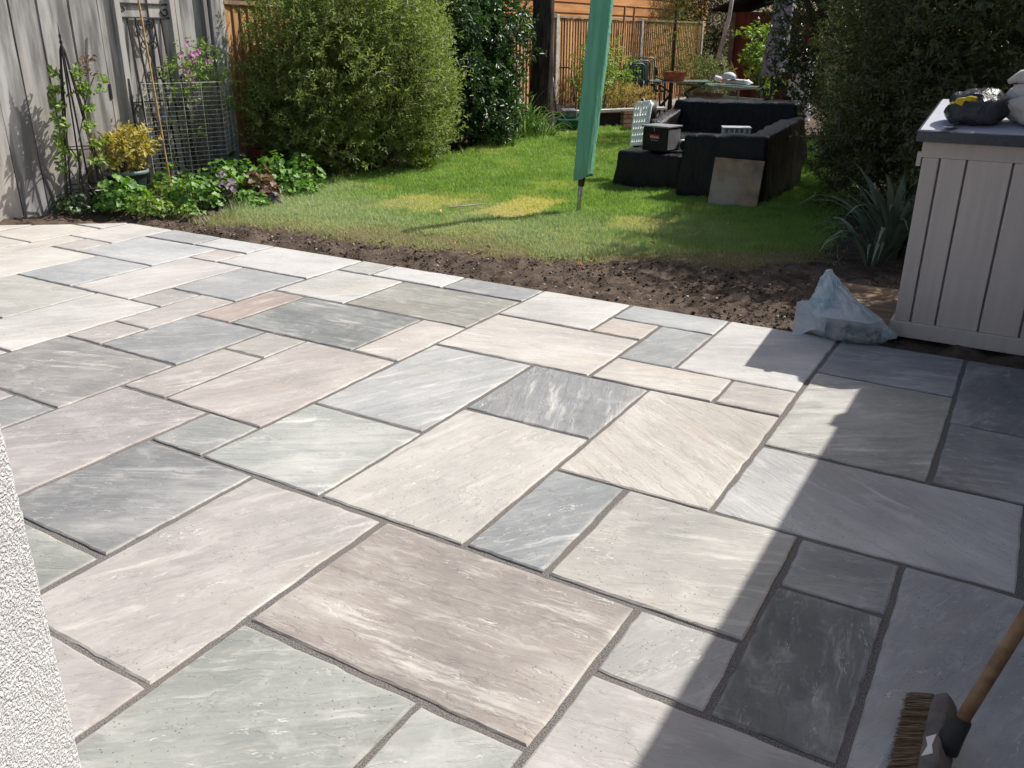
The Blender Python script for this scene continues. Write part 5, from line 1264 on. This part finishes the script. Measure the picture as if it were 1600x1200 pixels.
def build_gravel_bag():
  def film(nm, t0, t1):
    m, nt, b, out = newmat(nm); g = N(nt); tc = g.n('TexCoord').outputs['Object']
    g.put(b.inputs['Base Color'], g.mix(g.step(g.noise(tc, 7, 3), .4, .62), lin(246, 247, 250), lin(206, 228, 236))); b.inputs['Roughness'].default_value = .15; b.inputs['Specular IOR Level'].default_value = .8
    g.put(b.inputs['Normal'], g.bump(g.noise(tc, 26, 5, .6, 1.5), .7, .02))
    tp = g.n('BsdfTransparent'); tl = g.n('BsdfTranslucent'); tl.inputs[0].default_value = (*lin(236, 242, 248), 1)
    m1 = g.n('MixShader'); m1.inputs[0].default_value = .4; m2 = g.n('MixShader'); g.put(m2.inputs[0], g.step(g.noise(tc, 9, 4), .3, .7, t0, t1))
    nt.links.new(b.outputs[0], m1.inputs[1]); nt.links.new(tl.outputs[0], m1.inputs[2]); nt.links.new(m1.outputs[0], m2.inputs[1]); nt.links.new(tp.outputs[0], m2.inputs[2]); nt.links.new(m2.outputs[0], out.inputs[0])
    return m
  if True:
    m = film('hazy_film', .02, .22)
    root = thing('rubble_bag', 'clear bluish plastic bag part filled with rubble on the paving edge', 'bag', (-.70, 4.665, .002))
    # body: ring stack from a full base up to a folded peak leaning left
    n = 36; V = []; F = []
    prof = [(0.0, .88, 0, 0), (.02, 1.0, 0, 0), (.05, 1.04, 0, 0), (.085, .98, -.01, 0), (.115, .86, -.03, .01), (.15, .70, -.06, .02), (.17, .61, -.075, .025), (.19, .52, -.09, .03), (.215, .43, -.10, .035), (.24, .34, -.115, .04), (.265, .25, -.125, .043), (.29, .17, -.135, .045), (.33, .02, -.145, .05)]
    for i, (z, s, ox, oy) in enumerate(prof):
        for k in range(n):
            a = 2*math.pi*k/n; w = 1+(.10*(float(fbm(np.array(math.cos(a)*2.5), np.array(math.sin(a)*2.5+z*9), 5, 3))-.5)*2+.16*abs(float(vn(np.array(a*3.2+z*6), np.array(z*14), 6))-.5)*min(1, z/.12))*(.4+.6*min(1, z/.1))
            rx = .215 if math.cos(a) > 0 else .20; ry = .115
            sq = (abs(math.cos(a))**3+abs(math.sin(a))**3)**(-1/3) if z > .1 else 1
            V.append((ox+rx*s*w*math.cos(a)*sq, oy+ry*s*w*math.sin(a)*sq, z))
    for i in range(len(prof)-1):
        for k in range(n): a = i*n+k; b2 = i*n+(k+1) % n; F.append((a, b2, b2+n, a+n))
    F.append(tuple(range(n-1, -1, -1)))
    nl = 4; jr = random.Random(3)
    V = [(x+jr.uniform(-1, 1)*.012*min(1, z/.15), y+jr.uniform(-1, 1)*.016*min(1, z/.15), z+jr.uniform(-1, 1)*.010*min(1, z/.2)) if i >= (nl+1)*n else (x, y, z) for i, (x, y, z) in enumerate(V)]
    MB().add(V[:(nl+1)*n], F[:nl*n]+[F[-1]]).build('filled_film', film('clear_film', .45, .75), root, smooth=True)
    MB().add(V[nl*n:], [tuple(i-nl*n for i in f) for f in F[nl*n:-1]]).build('loose_film', m, root, smooth=False)
    # open flap hanging out to the left
    Vf = []; Ff = []
    for i in range(8):
        for j in range(6):
            s, t = i/7, j/5; x = -.10-.17*s*(.6+.4*t)-.05*(1-t)*s; y = -.08+.10*t-.05*s; z = .03+.20*t*(1-.35*s)+.03*math.sin(5*s+3*t)*.6-.02*s; Vf.append((x, y, max(.006, z)))
    for i in range(7):
        for j in range(5): a = i*6+j; Ff.append((a, a+1, a+7, a+6))
    MB().add(Vf, Ff).build('open_flap', m, root, smooth=True)
    MB().tube([(.17, .0, .05), (.215, .01, .045), (.245, .015, .04)], [.05, .026, .012], 8).build('twisted_tail', m, root, smooth=True)
    bf = mat('blue_film', lin(70, 160, 186), lin(40, 130, 166), scale=12, rough=.35, bump=.5, bscale=20, bdist=.02)
    blob('blue_wrapper', bf, root, (-.09, .03, .15), (.06, .035, .05), 4, amp=.35)
    MB().add([(-.2, .03, .19), (-.23, .02, .15), (-.225, .0, .145), (-.19, .0, .18)], [(0, 1, 2, 3)]).build('blue_edge', bf, root)
    MB().tube([(.05, .07, .12), (.10, .07, .10), (.14, .06, .085)], .008, 6).build('blue_tape', bf, root)
    r = np.random.default_rng(5); k = 420; a = r.uniform(0, 6.28, k); q = np.sqrt(r.random(k))*.9
    q = .35+.65*q; x = np.cos(a)*q*.20; y = np.sin(a)*q*.104; z = .012+r.random(k)*.055*(1-q*.5)
    lumps('rubble', x, y, z, .008+.012*r.random(k), mat('rubble_stone', lin(176, 166, 154), lin(110, 104, 98), scale=30, rough=.9), root, kind='stuff')
build_gravel_bag()

# offcut flags lying on the soil by the box
def flat_slab(name, label, pts, z, th, rgb, seed):
    m = mat(name+str(seed), lin(*rgb), tuple(c*.6 for c in lin(*rgb)), scale=3, stretch=(1, 4, 1), rough=.8, bump=.4, bscale=25, c3=lin(116, 92, 66))
    cx = sum(p[0] for p in pts)/len(pts); cy = sum(p[1] for p in pts)/len(pts)
    o = MB().prism([(p[0]-cx, p[1]-cy) for p in pts], 0, th).build(name, m, None, bevel=.004); o.location = (cx, cy, z); tag(o, label, 'slab', 'spare flags by the storage box')
flat_slab('spare_flag', 'brown streaked spare flag lying on soil behind the plastic bag', [(-.93, 4.93), (-.52, 4.80), (-.42, 5.72), (-.96, 5.72)], -.004, .03, (150, 128, 104), 1)
flat_slab('spare_flag', 'small buff flag offcut poking out under the plastic bag', [(-.97, 4.645), (-.70, 4.645), (-.68, 4.85), (-.93, 4.86)], -.012, .022, (170, 160, 136), 2)

# ------------------------------------------------------------------ broom
def build_broom():
    root = thing('broom', 'worn wooden broom with stiff brown bristles standing on the paving', 'broom', (0.046, 1.715, 0)); root.scale = (.93, 1.05, .93)
    b = Vector((-.80, 0, -.60)).normalized(); w = Vector((.60, 0, -.80)); yv = Vector((0, 1, 0))
    C = Vector((.0, 0, .060))      # centre of the block face where bristles start
    hd = mat('broom_stock', lin(112, 104, 98), lin(86, 80, 76), scale=12, rough=.8, bump=.4, bscale=30, bdist=.004, c3=lin(170, 164, 156))
    Vp = []; n = 28; L = .155
    prof = []
    for k in range(n):
        a = 2*math.pi*k/n; ca, sa = math.cos(a), math.sin(a); e = 4
        q = (abs(ca)**e+abs(sa)**e)**(-1/e); prof.append((ca*q, sa*q))
    V = []; F = []
    for (d, s) in ((0, .96), (.006, 1.0), (.026, 1.0), (.036, .9), (.04, .75)):
        for (p, q) in prof: V.append(C-b*d+yv*(p*L*s)+w*(q*.034*s))
    for i in range(4):
        for k in range(n): a = i*n+k; c = i*n+(k+1) % n; F.append((a, c, c+n, a+n))
    F += [tuple(range(n-1, -1, -1)), tuple(4*n+k for k in range(n))]
    MB().add(V, F).build('stock', hd, root)
    # bristles
    r = np.random.default_rng(2); k = 6000
    py = r.uniform(-1, 1, k)*.147; pw = r.uniform(-1, 1, k)*.027
    tuft = np.round(py/.011)*.011; py = tuft+r.normal(0, .002, k)
    B = np.array(C)[None]+np.outer(py, [0, 1, 0])+np.outer(pw, np.array(w))+np.array(b)*.001
    dr = unit(np.array(b)[None]+np.outer(py*1.1+r.normal(0, .08, k), [0, 1, 0])+np.outer(pw*4+r.normal(0, .07, k), np.array(w)))
    Ln = .070+r.uniform(-.010, .006, k)
    Ln = np.minimum(Ln, (B[:, 2]-.003)/np.maximum(1e-3, -dr[:, 2]))
    tip = B+dr*Ln[:, None]; tip[:, 2] = np.maximum(tip[:, 2], .002)
    sd = unit(np.cross(dr, r.normal(size=(k, 3))))*.0011
    Vb = np.stack([B-sd, B+sd, tip+sd*.6, tip-sd*.6], 1).reshape(-1, 3)
    bm = leafmat('coir_bristle', lin(104, 86, 68), lin(150, 128, 104), rough=.8, trans=.1)
    tag(link('bristles', np_mesh('bristles', Vb, np.arange(k*4).reshape(-1, 4), {'tint': ('FACE', r.random(k))}), bm, root), kind='stuff')
    # socket and handle
    hv = Vector((.27, .32, .90)).normalized(); s0 = C-b*.036+yv*-.01
    MB().tube([s0-hv*.005, s0+hv*.03, s0+hv*.07, s0+hv*.075], [.030, .025, .0215, .020], 14).build('socket', mat('dark_cast', lin(52, 50, 50), lin(40, 38, 38), rough=.7, bump=.3), root, smooth=True)
    wd = mat('handle_wood', lin(150, 118, 88), lin(110, 84, 62), scale=8, stretch=(2, 2, 2), rough=.65, bump=.2, bscale=40, bdist=.003)
    MB().tube([s0+hv*(.06+.12*k) for k in range(12)], .0155, 14).build('handle', wd, root, smooth=True)
    q = C-b*.020+w*-.0345+yv*-.045
    tg = [q+yv*.032-b*.012, q+yv*.028+b*.012, q+b*.004, q-yv*.03+b*.014, q-yv*.026-b*.012, q-b*.006]
    MB().add([p-w*.0012 for p in tg]+[p+w*.0005 for p in tg], [tuple(range(6)), tuple(range(11, 5, -1))]+[(i, (i+1) % 6, (i+1) % 6+6, i+6) for i in range(6)]).build('paper_tag', mat('paper', lin(214, 210, 206), rough=.8), root)
build_broom()

# ------------------------------------------------------------------ scattered leaves and chips on the grass
def litter():
    r = np.random.default_rng(9); sr = random.Random(4)
    spots = [(-3.62, 5.28), (-3.35, 5.3), (-2.55, 5.2), (-2.52, 5.3), (-4.1, 5.0), (-5.2, 5.3), (-4.4, 6.2), (-2.35, 6.0), (-3.3, 5.05), (-1.3, 5.4)]
    lm = mat('fallen_leaf', lin(196, 160, 104), lin(158, 112, 70), scale=30, rough=.8, varn=.3)
    for k, (x, y) in enumerate(spots):
        s = sr.uniform(.02, .035); a = sr.uniform(0, 6.28)
        pts = [(0, -s, 0), (s*.5, -s*.2, .006), (s*.35, s*.5, .012), (0, s, .006), (-s*.35, s*.5, .012), (-s*.5, -s*.2, .006)]
        o = MB().add(pts+[(0, 0, -.004)], [(i, (i+1) % 6, 6) for i in range(6)]).build('dry_leaf', lm); o.location = (x, y, .055 if y > 5.5 else .04); o.rotation_euler = (sr.uniform(-.4, .4), sr.uniform(-.4, .4), a)
        tag(o, 'small dry brown fallen leaf lying at the lawn edge', 'leaf', 'fallen leaves at the lawn edge')
    k = 260; x = r.uniform(-6, -1, k); y = PATIO_Y+.05+r.random(k)**1.5*1.6
    lumps('stone_chips', x, y, np.maximum(soil_z(x, y), lawn_z(x, y)*(lawn_d(x, y) > .4)-.0)+.008, .004+.007*r.random(k)**2, mat('pale_chip', lin(186, 178, 168), lin(150, 140, 130), scale=40, rough=.9), kind='stuff', label='scattered pale stone chips on the soil and grass', cat='stones')
    st = MB().tube([(-4.45, 6.42, .05), (-4.36, 6.56, .052), (-4.28, 6.72, .05)], .006, 5).build('pale_twig', mat('bleached_wood', (0,)*3)); tag(st, 'pale bare twig lying across the yellowed grass', 'twig')
litter()
